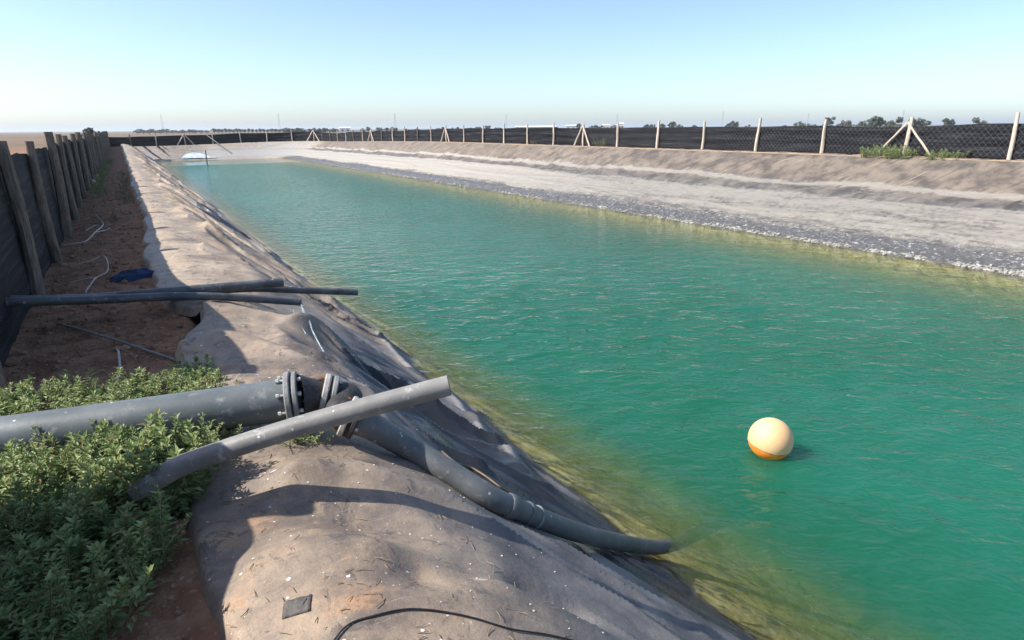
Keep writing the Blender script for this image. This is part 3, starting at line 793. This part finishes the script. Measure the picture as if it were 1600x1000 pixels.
# loose grey pipe lying over the coupling
g_mid = at_z(445, 673, .37); g_low = at_z(300, 721, .27); g_end = at_z(246, 757, .03)
ks = np.linspace(.5, 4, 400); g_dir = g_mid-g_low
kk_ = ks[np.argmin([abs(px_of(g_mid+g_dir*k)[0]-702) for k in ks])]
gtip = at_y(702, 602, float((g_mid+g_dir*kk_)[1])-.03)
GP = np.array([g_low-g_dir*.62-np.array([0, 0, .05]), g_low-g_dir*.3-np.array([0, 0, .018]), g_low, g_mid, (g_mid+gtip)/2+np.array([0, 0, .004]), gtip])
mb = MB(); tube(mb, catmull(GP, 6), .045, 28, hollow=.005)
gp = mb.build('grey_pipe', M_PVC2); tag(gp, 'loose grey plastic pipe slanting up from the weeds over the flanged coupling', 'pipe')

# three dark pipes across the bank
def straight(P, r, label, hollow=.006):
    mb = MB(); tube(mb, catmull(P, 6), r, 20, hollow=hollow); o = mb.build('dark_pipe', M_PE); return tag(o, label, 'pipe', 'dark pipes across the bank')
Yp = float(hit(330, 456, .05)[1])-.06
straight([at_y(-90, 473, Yp), at_y(20, 470, Yp), at_y(135, 467, Yp), at_y(268, 456, Yp), at_y(442, 441, Yp)], .046, 'upper of the dark pipes, its end tilted up above the liner')
straight([at_y(90, 469, Yp-.12), at_y(268, 461, Yp+.06), at_y(380, 451, Yp+.14), at_y(470, 453.5, Yp+.14), at_y(558, 456.5, Yp+.14)], .038, 'longest dark pipe reaching furthest out over the water')
straight([at_y(-80, 475, Yp-.22), at_y(40, 471, Yp-.22), at_y(135, 469, Yp-.22), at_y(260, 463.5, Yp-.22), at_y(350, 464, Yp-.22), at_y(470, 472, Yp-.22)], .038, 'lowest dark pipe with water running from its end')
# running water
j0 = at_y(471, 474, Yp-.22); j1 = hit(511, 560, .02)
t = np.linspace(0, 1, 22)[:, None]
JP = j0+(j1-j0)*t; JP[:, 2] = j0[2]+(j1[2]-j0[2])*(t[:, 0]**1.7); JP[:, 2] = np.maximum(JP[:, 2], liner_z(JP[:, 0], JP[:, 1])+.012); JP[:, 0] = j0[0]+(j1[0]-j0[0])*t[:, 0]**.8
jet = empty('water_jet', j1, 'thin stream of clear water falling from the lowest dark pipe', 'water stream')
mb = MB(); tube(mb, JP, np.linspace(.010, .006, 22), 8, wob=.3, seed=2); mb.build('stream', M_JET, jet)
mb = MB()
ico = [(0, 0, 1), (1, 0, 0), (0, 1, 0), (-1, 0, 0), (0, -1, 0), (0, 0, -1)]; icf = [(0, 1, 2), (0, 2, 3), (0, 3, 4), (0, 4, 1), (5, 2, 1), (5, 3, 2), (5, 4, 3), (5, 1, 4)]
for i in range(90):
    if i < 40: c = j1+np.array([rng.normal(0, .10), rng.normal(0, .10), 0])
    else: c = np.array(hit(rng.uniform(470, 560), 0*1+rng.uniform(505, 560)))
    c[2] = float(liner_z(c[0], c[1]))+rng.uniform(.01, .05); mb.add(c+np.array(ico)*rng.uniform(.002, .005), icf)
sp = mb.build('splash', M_JET, jet); sp['kind'] = 'stuff'
mb = MB(); d0 = j0+np.array([-.10, -.02, -.03]); d1 = hit(478, 522, .01)
t = np.linspace(0, 1, 10)[:, None]; tube(mb, d0+(d1-d0)*t, .004, 6, wob=.4, seed=4); mb.build('dribble', M_JET, jet)

# ------------------------------------------------------------------ buoy
bw = at_z(1205, 713, ZW); dist = np.linalg.norm(bw-np.array([0, 0, EYE])); RB = 30.2*dist/PPX
dcam = ray(1204, 686); bc = np.array([0, 0, EYE])+dcam/np.linalg.norm(dcam)*(dist-.02)
buoy = empty('buoy', (bc[0], bc[1], ZW), 'round bleached cream buoy with an orange underside floating on the water', 'buoy')
bax = np.array([.16, -.10, 1.0]); bax /= np.linalg.norm(bax)
cut = RD(108)
def cap(a0, a1, r, n=22): return [(r*math.cos(a), max(r*math.sin(a), 1e-4)) for a in np.linspace(a1, a0, n)]
mb = MB(); lathe(mb, bc, bax, cap(0, cut, RB, 30), 48); mb.build('upper_shell', M_CREAM, buoy)
mb = MB(); lathe(mb, bc, bax, cap(cut, math.pi, RB, 16), 48); mb.build('orange_base', M_ORANGE, buoy)
mb = MB(); lathe(mb, bc+bax*(RB*math.cos(cut)-.004), bax, [(0, RB*math.sin(cut)-.006), (0, RB*math.sin(cut)+.003), (.008, RB*math.sin(cut)+.0045), (.008, RB*math.sin(cut)-.006)], 48); mb.build('seam', M_SEAM, buoy)
mb = MB(); tube(mb, catmull([bc-bax*RB*.98, bc-bax*(RB+.25)+np.array([-.1, .0, 0]), q3], 6), .008, 8); mb.build('rope', M_RUBBER, buoy)

# ------------------------------------------------------------------ weeds
def weed(name, label, cat, pts, mat, hmin, hmax, leaves=26, L=.03, seed=1, zf=None, spread=.07, group=None):
    r = np.random.RandomState(seed); V = []; F = []; n = 0; stem = MB()
    for (x, y) in pts:
        z = float(zf(x, y)) if zf else float(ground_z(x, y))
        h = r.uniform(hmin, hmax); lx_, ly_ = r.normal(0, spread, 2)
        P = [np.array([x, y, z-.02]), np.array([x+lx_*.4, y+ly_*.4, z+h*.5]), np.array([x+lx_, y+ly_, z+h])]
        tube(stem, P, [.004, .003, .0015], 4, cap=False)
        m = int(leaves*(.5+h/hmax)); ls = r.uniform(.55, 1.35)
        for k in range(m):
            t = (k+r.uniform(0, 1))/m; t = t**.75
            c = P[0]*(1-t)**2+2*P[1]*t*(1-t)+P[2]*t*t
            a = k*2.4+r.uniform(-.5, .5); el = r.uniform(-.15, .75) + (.5 if t > .85 else 0)
            br = h*.34*(1-t)*r.uniform(.1, 1)           # short side shoots low down
            d = np.array([math.cos(a)*math.cos(el), math.sin(a)*math.cos(el), math.sin(el)])
            c = c+d*br*np.array([1, 1, .6])
            l = L*ls*r.uniform(.6, 1.25)*(1-.35*t); wv = l*.24
            sd = np.cross(d, (0, 0, 1)); sd /= np.linalg.norm(sd)+1e-9; upv = np.cross(sd, d)
            V += [c, c+d*l*.45+sd*wv-upv*.0+upv*wv*.35, c+d*l-upv*l*.12, c+d*l*.45-sd*wv+upv*wv*.35]
            F += [(n, n+1, n+2), (n, n+2, n+3)]; n += 4
    nf = len(F); mb = MB().add(V, F)
    mb.add(np.concatenate(stem.v), stem.f)
    o = mb.build(name, mat, smooth=False); o.data.materials.append(M_STEM)
    mi = np.zeros(len(mb.f), np.int32); mi[nf:] = 1; o.data.polygons.foreach_set('material_index', mi)
    return tag(o, label, cat, group)
def inpoly(p, poly):
    x, y = p; c = False; j = len(poly)-1
    for i in range(len(poly)):
        if (poly[i][1] > y) != (poly[j][1] > y) and x < (poly[j][0]-poly[i][0])*(y-poly[i][1])/(poly[j][1]-poly[i][1])+poly[i][0]: c = not c
        j = i
    return c
def scatter(poly_px, n, z=0.0, seed=1):
    r = np.random.RandomState(seed); W = [at_z(px, py, z)[:2] for px, py in poly_px]
    W = np.array(W); lo, hi = W.min(0), W.max(0); out = []
    while len(out) < n:
        p = r.uniform(lo, hi)
        if inpoly(p, W): out.append(tuple(p))
    return out
weed('weed_patch', 'leafy green weeds growing behind the thick grey pipe', 'weeds',
     scatter([(-30, 640), (60, 615), (140, 612), (230, 600), (300, 575), (390, 578), (438, 600), (440, 632), (300, 650), (130, 668), (-30, 690)], 300, 0, 3), M_WEED, .06, .18, 46, .040, 3)
weed('weed_patch', 'large bushy green weeds in the left foreground below the thick grey pipe', 'weeds',
     scatter([(-60, 750), (100, 738), (230, 722), (330, 700), (335, 725), (268, 760), (262, 880), (225, 960), (170, 1000), (60, 1050), (-60, 1050)], 430, 0, 5), M_WEED, .10, .26, 54, .040, 5)
weed('weed_patch', 'strip of green weeds squeezed between the thick pipe and the slanted pipe', 'weeds',
     scatter([(225, 735), (262, 715), (330, 697), (400, 685), (440, 672), (430, 690), (350, 722), (290, 752), (240, 775)], 70, 0, 7), M_WEED, .08, .19, 44, .038, 7)
weed('weed_patch', 'dense clump of green weeds over the lower end of the slanted grey pipe', 'weeds',
     scatter([(195, 790), (225, 772), (262, 765), (272, 775), (262, 800), (215, 830)], 50, 0, 8)+scatter([(222, 800), (280, 768), (318, 748), (326, 756), (288, 792), (236, 820)], 60, 0, 18)+scatter([(190, 770), (262, 748), (270, 775), (200, 800)], 50, 0, 19), M_WEED, .20, .36, 46, .050, 8, lambda x, y: max(float(ground_z(x, y)), float(liner_z(x, y))-.02 if x > .05 else -9))
weed('weed_sprig', 'small weed sprig under the slanted grey pipe near the coupling', 'weeds',
     scatter([(440, 702), (505, 690), (500, 700), (455, 710)], 20, 0, 9), M_WEED, .04, .10, 20, .030, 9, lambda x, y: liner_z(x, y))
def bank_pts(px0, px1, dn0, dn1, n, seed):
    r = np.random.RandomState(seed); out = []
    for i in range(n):
        p, nn = fence_pt(s_at(r.uniform(px0, px1))); out.append(tuple(p-nn*r.uniform(dn0, dn1)))
    return out
rz = lambda x, y: np.maximum(liner_z(x, y), outer_z(x, y)-.05)
weed('weed_patch', 'spreading green weeds at the foot of the braced post on the right bank', 'weeds', bank_pts(1362, 1436, -.02, .75, 120, 11), M_WEEDL, .12, .36, 30, .075, 11, rz, .12)
weed('weed_patch', 'small green weeds at the foot of the right hand brace', 'weeds', bank_pts(1462, 1510, .1, .7, 40, 12), M_WEEDL, .10, .26, 28, .075, 12, rz, .12)
weed('weed_tuft', 'single upright green weed in front of the net beside a braced post', 'weeds', bank_pts(934, 948, 0, .15, 16, 13), M_WEED, .25, .58, 22, .06, 13, rz, .14)
weed('weed_tuft', 'small dry brown tuft at the foot of the net on the right bank', 'weeds', bank_pts(830, 840, 0, .2, 12, 14), M_WEEDD, .10, .26, 20, .06, 14, rz, .12)
r_ = np.random.RandomState(15)
weed('weed_patch', 'dry brownish weeds along the soil edge of the liner', 'weeds', [(-.05+r_.normal(0, .12), y) for y in r_.uniform(17, 30, 150)], M_WEEDD, .05, .16, 18, .04, 15)
weed('weed_patch', 'dark low weeds at the foot of the left net fence', 'weeds', [(-.72+r_.normal(0, .12), y) for y in r_.uniform(19, 44, 240)], M_WEED, .06, .24, 20, .05, 16)
weed('weed_patch', 'sparse dry weeds scattered over the soil path', 'weeds', [(-.35+r_.normal(0, .2), y) for y in r_.uniform(11, 22, 90)], M_WEEDD, .03, .09, 14, .035, 17)

# ------------------------------------------------------------------ small things on the soil path
def soil_at(px, py): 
    p = at_z(px, py, -.03); p[2] = float(ground_z(p[0], p[1])); return p
def wire(name, label, cat, pts, r, mat, lift=.0, wob=.25, group=None, seed=0):
    mb = MB(); tube(mb, catmull(pts, 6), r, 7, wob=wob, seed=seed); o = mb.build(name, mat); return tag(o, label, cat, group)
tw = 'pale dry branches on the soil path'
def twig(label, pxs, r, branch=()):
    P = [soil_at(px, py)+np.array([0, 0, .02+dz]) for px, py, dz in pxs]
    root = empty('dry_branch', P[0], label, 'branch', tw)
    mb = MB(); tube(mb, catmull(P, 6), r, 6, wob=.25, seed=len(pxs)); mb.build('stem', M_TWIG, root)
    for b in branch:
        Q = [soil_at(px, py)+np.array([0, 0, .02+dz]) for px, py, dz in b]
        mb = MB(); tube(mb, catmull(Q, 6), r*.75, 6, wob=.25); mb.build('side_shoot', M_TWIG, root)
    return root
twig('forked pale dry branch lying furthest up the soil path', [(100, 385, 0), (134, 382, .03), (150, 372, .08), (162, 355, .05), (150, 338, .02)], .010,
     [[(134, 362, .0), (152, 357, .04), (172, 357, 0)], [(150, 372, .08), (168, 366, .04), (172, 358, 0)]])
twig('pale dry twig bent into a loop on the soil path above the dark pipes', [(110, 418, 0), (140, 417, .05), (166, 415, .1), (170, 432, .05), (150, 440, .02), (134, 462, 0)], .008, [[(110, 442, 0), (135, 440, .02), (150, 439, .02)]])
twig('short upright dry twig standing in the soil above the weeds', [(183, 600, 0), (188, 580, .0), (186, 555, .0), (183, 550, .0)], .008)
wire('thin_hose', 'thin grey hose running over the soil below the dark pipes', 'hose',
     [soil_at(90, 507)+[0, 0, .02], soil_at(135, 522)+[0, 0, .03], soil_at(200, 541)+[0, 0, .02], soil_at(262, 560)+[0, 0, .02], soil_at(300, 572)+[0, 0, .02]], .009, M_THIN, wob=0)
# rag
rg = soil_at(214, 434); mb = MB(); nu, nv = 26, 14; V = []; F = []
for i in range(nu):
    for j in range(nv):
        u = i/(nu-1)*2-1; v = j/(nv-1)*2-1
        e = max(0, 1-(abs(u)**2.2+abs(v)**2.2))
        zz = .11*e**.5*(.45+.9*float(fbm(u*2.6, v*2.6, 101, 3)))
        V.append((rg[0]+u*.24*(1+.2*float(vn(v*3, 1, 4))), rg[1]+v*.13*(1+.25*float(vn(u*3, 2, 4))), rg[2]-.01+zz))
for i in range(nu-1):
    for j in range(nv-1): a = i*nv+j; F.append((a, a+nv, a+nv+1, a+1))
tag(MB().add(V, F).build('rag', M_RAG), 'crumpled dark blue cloth on the soil beside the liner edge', 'cloth')
# clods and stones
def rock(mb, c, r, rs, flat=.7):
    phi = (1+5**.5)/2
    v = np.array([(-1, phi, 0), (1, phi, 0), (-1, -phi, 0), (1, -phi, 0), (0, -1, phi), (0, 1, phi), (0, -1, -phi), (0, 1, -phi), (phi, 0, -1), (phi, 0, 1), (-phi, 0, -1), (-phi, 0, 1)])/1.9
    f = [(0, 11, 5), (0, 5, 1), (0, 1, 7), (0, 7, 10), (0, 10, 11), (1, 5, 9), (5, 11, 4), (11, 10, 2), (10, 7, 6), (7, 1, 8), (3, 9, 4), (3, 4, 2), (3, 2, 6), (3, 6, 8), (3, 8, 9), (4, 9, 5), (2, 4, 11), (6, 2, 10), (8, 6, 7), (9, 8, 1)]
    v = v*(1+rs.uniform(-.3, .3, (12, 1)))*np.array([rs.uniform(.7, 1.3), rs.uniform(.7, 1.3), flat])
    mb.add(np.asarray(c)+v*r, f)
rs = np.random.RandomState(31); mb = MB()
for i in range(2600):
    y = 1.5+17*rs.uniform()**1.6; x = rs.uniform(-.95, float(edge_x(np.array(y)))-.01)
    rr = rs.uniform(.005, .014)*(1+1.6*(rs.uniform() > .9)); rock(mb, (x, y, float(ground_z(x, y))+rr*.2), rr, rs)
for i in range(70):
    y = 2.5+16*rs.uniform()**1.5; x = rs.uniform(-.95, .05); rr = rs.uniform(.016, .045); rock(mb, (x, y, float(ground_z(x, y))+rr*.15), rr, rs)
tag(mb.build('soil_clods', M_CLOD, smooth=False), 'loose reddish clods strewn over the soil path', 'clods', kind='stuff')
for i, (px, py_, rr, lb) in enumerate([(140, 287, .14, 'pale orange stone at the foot of the left fence, the nearer of two'), (149, 277, .10, 'small pale orange stone at the foot of the left fence, the farther of two')]):
    q = soil_at(px, py_); mb = MB(); rock(mb, (q[0]+.05, q[1], q[2]+rr*.4), rr, rs, .8); tag(mb.build('stone', M_STONE, smooth=False), lb, 'stone', 'pale stones at the left fence')
# lime crust lumps at the waterline of the right bank
mb = MB()
for i in range(3600):
    y = 4+62*rs.uniform()**1.5; d = max(rs.normal(.02, .055), -.07)
    if float(fbm(y*.8, 0, 105, 3)) < .42: continue
    x = XR+d; rr = rs.uniform(.012, .045)+.03*(rs.uniform() > .93); rock(mb, (x, y, max(float(liner_z(x, y)), ZW-.02)+rr*.25), rr, rs, .6)
tag(mb.build('lime_crust', M_CRUST, smooth=False), 'lumpy whitish crust along the waterline of the right bank', 'crust', kind='stuff')
# small debris on the near liner
mb = MB()
for i in range(150):
    x = rs.uniform(.1, 1.5); y = 1.5+3.2*rs.uniform(); rr = rs.uniform(.002, .0055); rock(mb, (x, y, float(liner_z(x, y))+.022*float(1-sm(.4, .9, x))+rr*.1), rr, rs, .35)
tag(mb.build('lime_chips', M_CHIP, smooth=False), 'small whitish chips scattered on the foreground liner', 'chips', kind='stuff')

mb = MB()
for i in range(260):
    x = rs.uniform(.05, 1.2); y = 1.45+3.4*rs.uniform()**1.3; z = float(liner_z(x, y))+.022*float(1-sm(.4, .9, x))+.003
    a = rs.uniform(0, 3.14); l = rs.uniform(.006, .028); dx, dy = math.cos(a)*l, math.sin(a)*l; k = rs.uniform(-.4, .4)
    tube(mb, [(x-dx, y-dy, z), (x+k*dy*.5, y-k*dx*.5, z+.002), (x+dx, y+dy, z)], rs.uniform(.0009, .002), 4)
tag(mb.build('dry_litter', M_CABLE), 'tiny dry stalks and crumbs littering the foreground liner', 'litter', kind='stuff')

# cord along the bottom, cable along the hose
def on_liner(pxs, off=.01):
    out = []
    for px, py_ in pxs:
        p = hit(px, py_, off); p[2] = float(liner_z(p[0], p[1]))+off+.022*float(1-sm(.4, .9, p[0])); out.append(p)
    return out
wire('black_cord', 'black cord lying in a curve across the liner at the bottom', 'cord',
     on_liner([(515, 1020), (545, 985), (590, 969), (630, 960), (660, 958), (700, 961), (745, 968), (800, 984), (860, 993), (930, 1010)], .006), .0032, M_RUBBER, wob=.1)
wire('thin_cable', 'thin brown cable running beside the dark hose', 'cable',
     on_liner([(690, 705), (712, 722), (735, 730), (760, 745), (780, 760), (795, 768)], .012), .006, M_CABLE, wob=.1)
# patch on the liner
q = hit(465, 955); V = []; F = []; n = 8
for i in range(n):
    for j in range(n):
        u = (i/(n-1)-.5)*.10; v = (j/(n-1)-.5)*.075; x = q[0]+u*.85+v*.3; y = q[1]-u*.3+v*.85
        V.append((x, y, float(liner_z(x, y))+.022*float(1-sm(.4, .9, x))+.003+.002*math.sin(i*2)))
for i in range(n-1):
    for j in range(n-1): a = i*n+j; F.append((a, a+n, a+n+1, a+1))
o = MB().add(V, F).build('rubber_scrap', M_SCRAP); o.modifiers.new('thick', 'SOLIDIFY').thickness = .002
tag(o, 'small dark square scrap of rubber on the foreground liner', 'scrap')

# ------------------------------------------------------------------ far bank things
V = []; F = []; nu, nv = 30, 12
for i in range(nu):
    for j in range(nv):
        u = i/(nu-1); v = j/(nv-1); x = 5.9+3.6*u; d = .35+2.0*v*(.12+.88*math.sin(math.pi*min(1, u*1.15+.05)))
        y = YF+d; V.append((x, y, float(liner_z(x, y))+.05+.10*float(fbm(u*5, v*3, 111, 3))))
for i in range(nu-1):
    for j in range(nv-1): a = i*nv+j; F.append((a, a+nv, a+nv+1, a+1))
tag(MB().add(V, F).build('plastic_sheet', M_PLASTIC), 'crumpled white plastic sheet on the far bank just above the water', 'plastic sheet')
mb = MB(); sx, sy = 8.4, YF-.25; post_mesh(mb, (sx, sy, ZW-.4), 1.5, .08, seed=5)
tag(mb.build('stake', M_POSTD), 'dark stake standing in the water at the far bank', 'stake')
mb = MB(); a = np.array([9.4, YF+5.3, 1.0]); b = np.array([11.4, YF+1.8, float(liner_z(11.4, YF+1.8))+.1]); tube(mb, [a*(1-t)+b*t for t in np.linspace(0, 1, 6)], .06, 10)
tag(mb.build('inlet_pipe', M_PE), 'dark inlet pipe running down the far bank beside the white sheet', 'pipe')

# ------------------------------------------------------------------ horizon
def blob_tree(name, seed, mat, tall=1.0, n=760):
    r = np.random.RandomState(seed); root = empty(name, (0, 0, 0), 'tree', 'tree')
    mb = MB(); tube(mb, [(0, 0, -.5), (.05, 0, 1.2), (.0, .1, 2.6*tall)], [.20, .16, .08], 7)
    for k in range(5):
        a = k*1.26+r.uniform(-.3, .3); tube(mb, [(0, 0, 1.5*tall), (math.cos(a)*.7, math.sin(a)*.7, 2.4*tall), (math.cos(a)*1.3, math.sin(a)*1.3, 3.2*tall)], [.10, .07, .03], 5)
    mb.build('trunk', M_TRUNK, root)
    V = []; F = []; m = 0
    cl = [(r.normal(0, .85), r.normal(0, .85), r.uniform(1.7, 4.3)*tall, r.uniform(.55, 1.05)) for _ in range(13)]
    for k in range(n):
        cx, cy, cz, cr = cl[k % len(cl)]
        d = r.normal(0, 1, 3); d /= np.linalg.norm(d); c = np.array([cx, cy, cz])+d*cr*r.uniform(.3, 1.0)**.5*np.array([1, 1, .8])
        u = r.normal(0, 1, 3); u /= np.linalg.norm(u); v = np.cross(u, d); v /= np.linalg.norm(v)+1e-9; s = r.uniform(.16, .36)
        V += [c-u*s, c+v*s*.7, c+u*s, c-v*s*.7]; F.append((m, m+1, m+2, m+3)); m += 4
    MB().add(V, F).build('crown', mat, root, smooth=False)
    return root
def copy_tree(src):
    c = src.copy(); C.objects.link(c)
    for ch in src.children:
        k = ch.copy(); C.objects.link(k); k.parent = c
    return c
protos = [blob_tree('round_tree', 1, M_TREE), blob_tree('round_tree', 2, M_TREE2), blob_tree('tall_tree', 3, M_TREE, 1.35), blob_tree('round_tree', 4, M_TREE2, .9)]
used = [False]*4
def far_xy(px, dist):
    d = ray(px, 200); d = d[:2]/np.linalg.norm(d[:2]); return d*dist
def horizon_y(px):
    q = far_xy(px, 50000.); return px_of((q[0], q[1], EYE))[1]
GZ = -.75
def plant_tree(px, top, k, dist, label, group, wid=1.0):
    q = far_xy(px, dist); hz = horizon_y(px)
    zt = EYE+(hz-top)*dist/PPX/.96; h = max(zt-GZ, 2.0)
    o = protos[k] if not used[k] else copy_tree(protos[k]); used[k] = True
    s = h/(5.1*(1.35 if k == 2 else .9 if k == 3 else 1.0))
    o.location = (q[0], q[1], GZ); o.scale = (s*wid, s*wid, s); o.rotation_euler = (0, 0, random.uniform(0, 6.28))
    tag(o, label, 'tree', group)
gR = 'trees on the horizon behind the right fence'
special = [(138, 199, 0, 95, 'dark rounded tree at the far left beyond the left fence'),
 (1293, 182, 2, 210, 'tall dark tree directly behind a post of the right fence'),
 (1326, 187, 1, 230, 'round olive tree right of the tall dark tree on the horizon'),
 (1356, 187, 3, 235, 'small olive tree left of the two large crowns near the last brace'),
 (1369, 183, 0, 225, 'large dense crown left of the last braced post'),
 (1397, 183, 1, 225, 'broad olive crown just left of the last braced post'),
 (1425, 184, 1, 225, 'broad olive crown just right of the last braced post'),
 (1440, 187, 3, 235, 'smaller olive tree at the right edge of the pair behind the last brace'),
 (1249, 190, 3, 280, 'pale rounded tree left of the tall dark tree'),
 (1147, 189, 0, 280, 'taller of two dark trees between two posts of the right fence'),
 (1139, 192, 0, 285, 'shorter of two dark trees between two posts of the right fence'),
 (1050, 190, 0, 300, 'widest dark tree above the net near the middle of the right fence')]
for px, top, k, dist, lb in special: plant_tree(px, top, k, dist, lb, gR if px > 1000 else None)
plant_tree(1480, 186, 0, 230, 'dark tree beyond the far right end of the fence', gR)
plant_tree(1530, 184, 1, 230, 'olive tree beyond the far right end of the fence', gR)
mid = [(1010, 194), (1016, 193), (1035, 193), (1062, 194), (1085, 195), (1168, 194), (1225, 195), (1262, 193), (1272, 194), (1306, 193), (1315, 192), (1340, 193), (1348, 192), (1384, 190),
       (904, 193), (925, 196), (931, 195), (938, 195), (868, 197), (960, 195), (763, 196), (774, 198), (782, 199), (735, 199), (745, 198), (748, 197), (761, 196), (706, 199), (715, 198), (686, 199), (692, 198), (651, 200), (633, 200), (640, 201),
       (604, 199), (612, 198), (618, 199), (591, 198), (575, 198), (567, 200)]
for i, (px, top) in enumerate(mid):
    plant_tree(px, top, (0, 1, 0, 3)[i % 4], 330+40*(i % 3), 'small dark tree in the row on the horizon above the right fence net', 'row of small trees on the horizon', 1.15)
for i, px in enumerate([447, 453, 459, 466, 473, 485, 492, 499, 505, 508, 520, 525]):
    plant_tree(px, 199.5+(i % 3)*.6, 0 if i % 2 else 3, 380, 'low dark tree in the clump behind the far end fence corner', 'clump of low trees behind the far fence', 1.5)
for i, px in enumerate(list(range(214, 330, 9))+[232, 250, 284, 300]):
    plant_tree(px, 203.0-(1.6 if i % 4 == 1 else 0)-(i % 3)*.3, 1 if i % 2 else 3, 520, 'faint low tree on the horizon beyond the far left fence', 'faint trees on the far left horizon', 1.9)
for i, px in enumerate(range(334, 446, 6)):
    plant_tree(px, 200.6+(i % 3)*.5, 0, 480, 'dark tree in the even hedge row on the left horizon', 'hedge row on the horizon', 1.35)

# pylons
labs = ['thin lattice mast on the horizon above the far left fence', 'thin lattice mast above the hedge row on the left horizon', 'thin lattice mast on the horizon left of the middle', 'thin mast standing just left of the pond middle on the horizon', 'thin mast seen right above a fence post at the middle right', 'thin mast above the middle of the right fence', 'faint mast between the two posts left of the tall dark tree', 'faint mast directly behind the last braced post']
for i, (px, top) in enumerate([(254.5, 184), (437, 181), (618, 179.5), (791, 180), (963.5, 180), (1128, 177), (1261, 180), (1408, 178)]):
    dist = 620; q = far_xy(px, dist); h = EYE+(horizon_y(px)-top)*dist/PPX-GZ; w0 = .9; mb = MB()
    root = empty('lattice_mast', (q[0], q[1], GZ), labs[i], 'mast', 'masts along the horizon')
    cs = [(-1, -1), (1, -1), (1, 1), (-1, 1)]
    for cx, cy in cs: tube(mb, [(q[0]+cx*w0, q[1]+cy*w0, GZ), (q[0]+cx*w0*.5, q[1]+cy*w0*.5, GZ+h*.5), (q[0]+cx*.12, q[1]+cy*.12, GZ+h)], .055, 4)
    nb = 7
    for k in range(nb):
        z0, z1 = h*k/nb, h*(k+1)/nb; a0, a1 = w0*(1-z0/h)+.12*(z0/h), w0*(1-z1/h)+.12*(z1/h)
        for j in range(4):
            c, d = cs[j], cs[(j+1) % 4]
            tube(mb, [(q[0]+c[0]*a0, q[1]+c[1]*a0, GZ+z0), (q[0]+(c[0]*a0+d[0]*a1)/2, q[1]+(c[1]*a0+d[1]*a1)/2, GZ+(z0+z1)/2), (q[0]+d[0]*a1, q[1]+d[1]*a1, GZ+z1)], .03, 4)
    mb.build('tower', M_STEEL, root)
    mb = MB(); ra = np.array([R0[0], R0[1], 0])
    for zz, ww in ((.86, 1.3), (.94, .9)):
        c = np.array([q[0], q[1], GZ+h*zz]); tube(mb, [c-ra*ww, c, c+ra*ww], .05, 4)
    mb.build('cross_arm', M_STEEL, root)
# white buildings
def house(px0, px1, ytop, dist, label, roof=None):
    a, b = far_xy(px0, dist), far_xy(px1, dist); c = (a+b)/2; w = np.linalg.norm(b-a); rzv = math.atan2(b[1]-a[1], b[0]-a[0])
    h = EYE+(horizon_y((px0+px1)/2)-ytop)*dist/PPX-GZ
    root = empty('white_building', (c[0], c[1], GZ), label, 'building', 'white buildings on the horizon')
    root.rotation_euler = (0, 0, rzv)
    mb = MB(); box(mb, (0, 0, h*.42), (w, w*.5+4, h*.84)); mb.build('wall', M_WHITE, root, smooth=False, local=True)
    mb = MB(); hh = h*.16; y_ = w*.25+2.3; x_ = w/2+.3; z_ = h*.84+.003
    mb.add([(-x_, -y_, z_), (x_, -y_, z_), (x_, y_, z_), (-x_, y_, z_), (-x_, 0, z_+hh), (x_, 0, z_+hh)], [(0, 1, 5, 4), (2, 3, 4, 5), (0, 4, 3), (1, 2, 5), (0, 3, 2, 1)])
    mb.build('roof', roof or M_WHITE, root, smooth=False, local=True)
    for k in range(max(2, int(w/7))):
        xx = -w/2+w*(k+.5)/max(2, int(w/7)); mb = MB(); box(mb, (xx, -(w*.25+2)-.02, h*.45), (1.2, .08, h*.25)); mb.build('window', M_CAST, root, smooth=False, local=True)
house(531, 547, 198.8, 420, 'white building on the horizon behind the far corner of the fence')
house(806, 868, 196.9, 400, 'longest low white building on the horizon above the right fence')
house(884, 900, 195.5, 430, 'white building behind the braced post in the middle of the right fence')
house(942, 952, 194.5, 430, 'small white building left of the post in the middle right')
house(966.5, 974, 192.4, 430, 'small tall white building right of the post in the middle right')
house(714, 721, 200.2, 430, 'small building with a red roof on the horizon', M_ROOF)

# ------------------------------------------------------------------ haze
mb = MB(); box(mb, (0, 1000, 7.0), (24000, 24000, 26.0)); hz = mb.build('haze', bpy.data.materials.new('thin_air'), smooth=False)
hm = hz.data.materials[0]; hm.use_nodes = True; ht = hm.node_tree; ht.nodes.remove(ht.nodes['Principled BSDF'])
pv = ht.nodes.new('ShaderNodeVolumePrincipled'); pv.inputs['Color'].default_value = (.86, .93, .99, 1); pv.inputs['Density'].default_value = .0003; pv.inputs['Anisotropy'].default_value = .2
ht.links.new(pv.outputs[0], ht.nodes['Material Output'].inputs['Volume'])
tag(hz, 'thin pale summer haze', 'haze', kind='stuff')
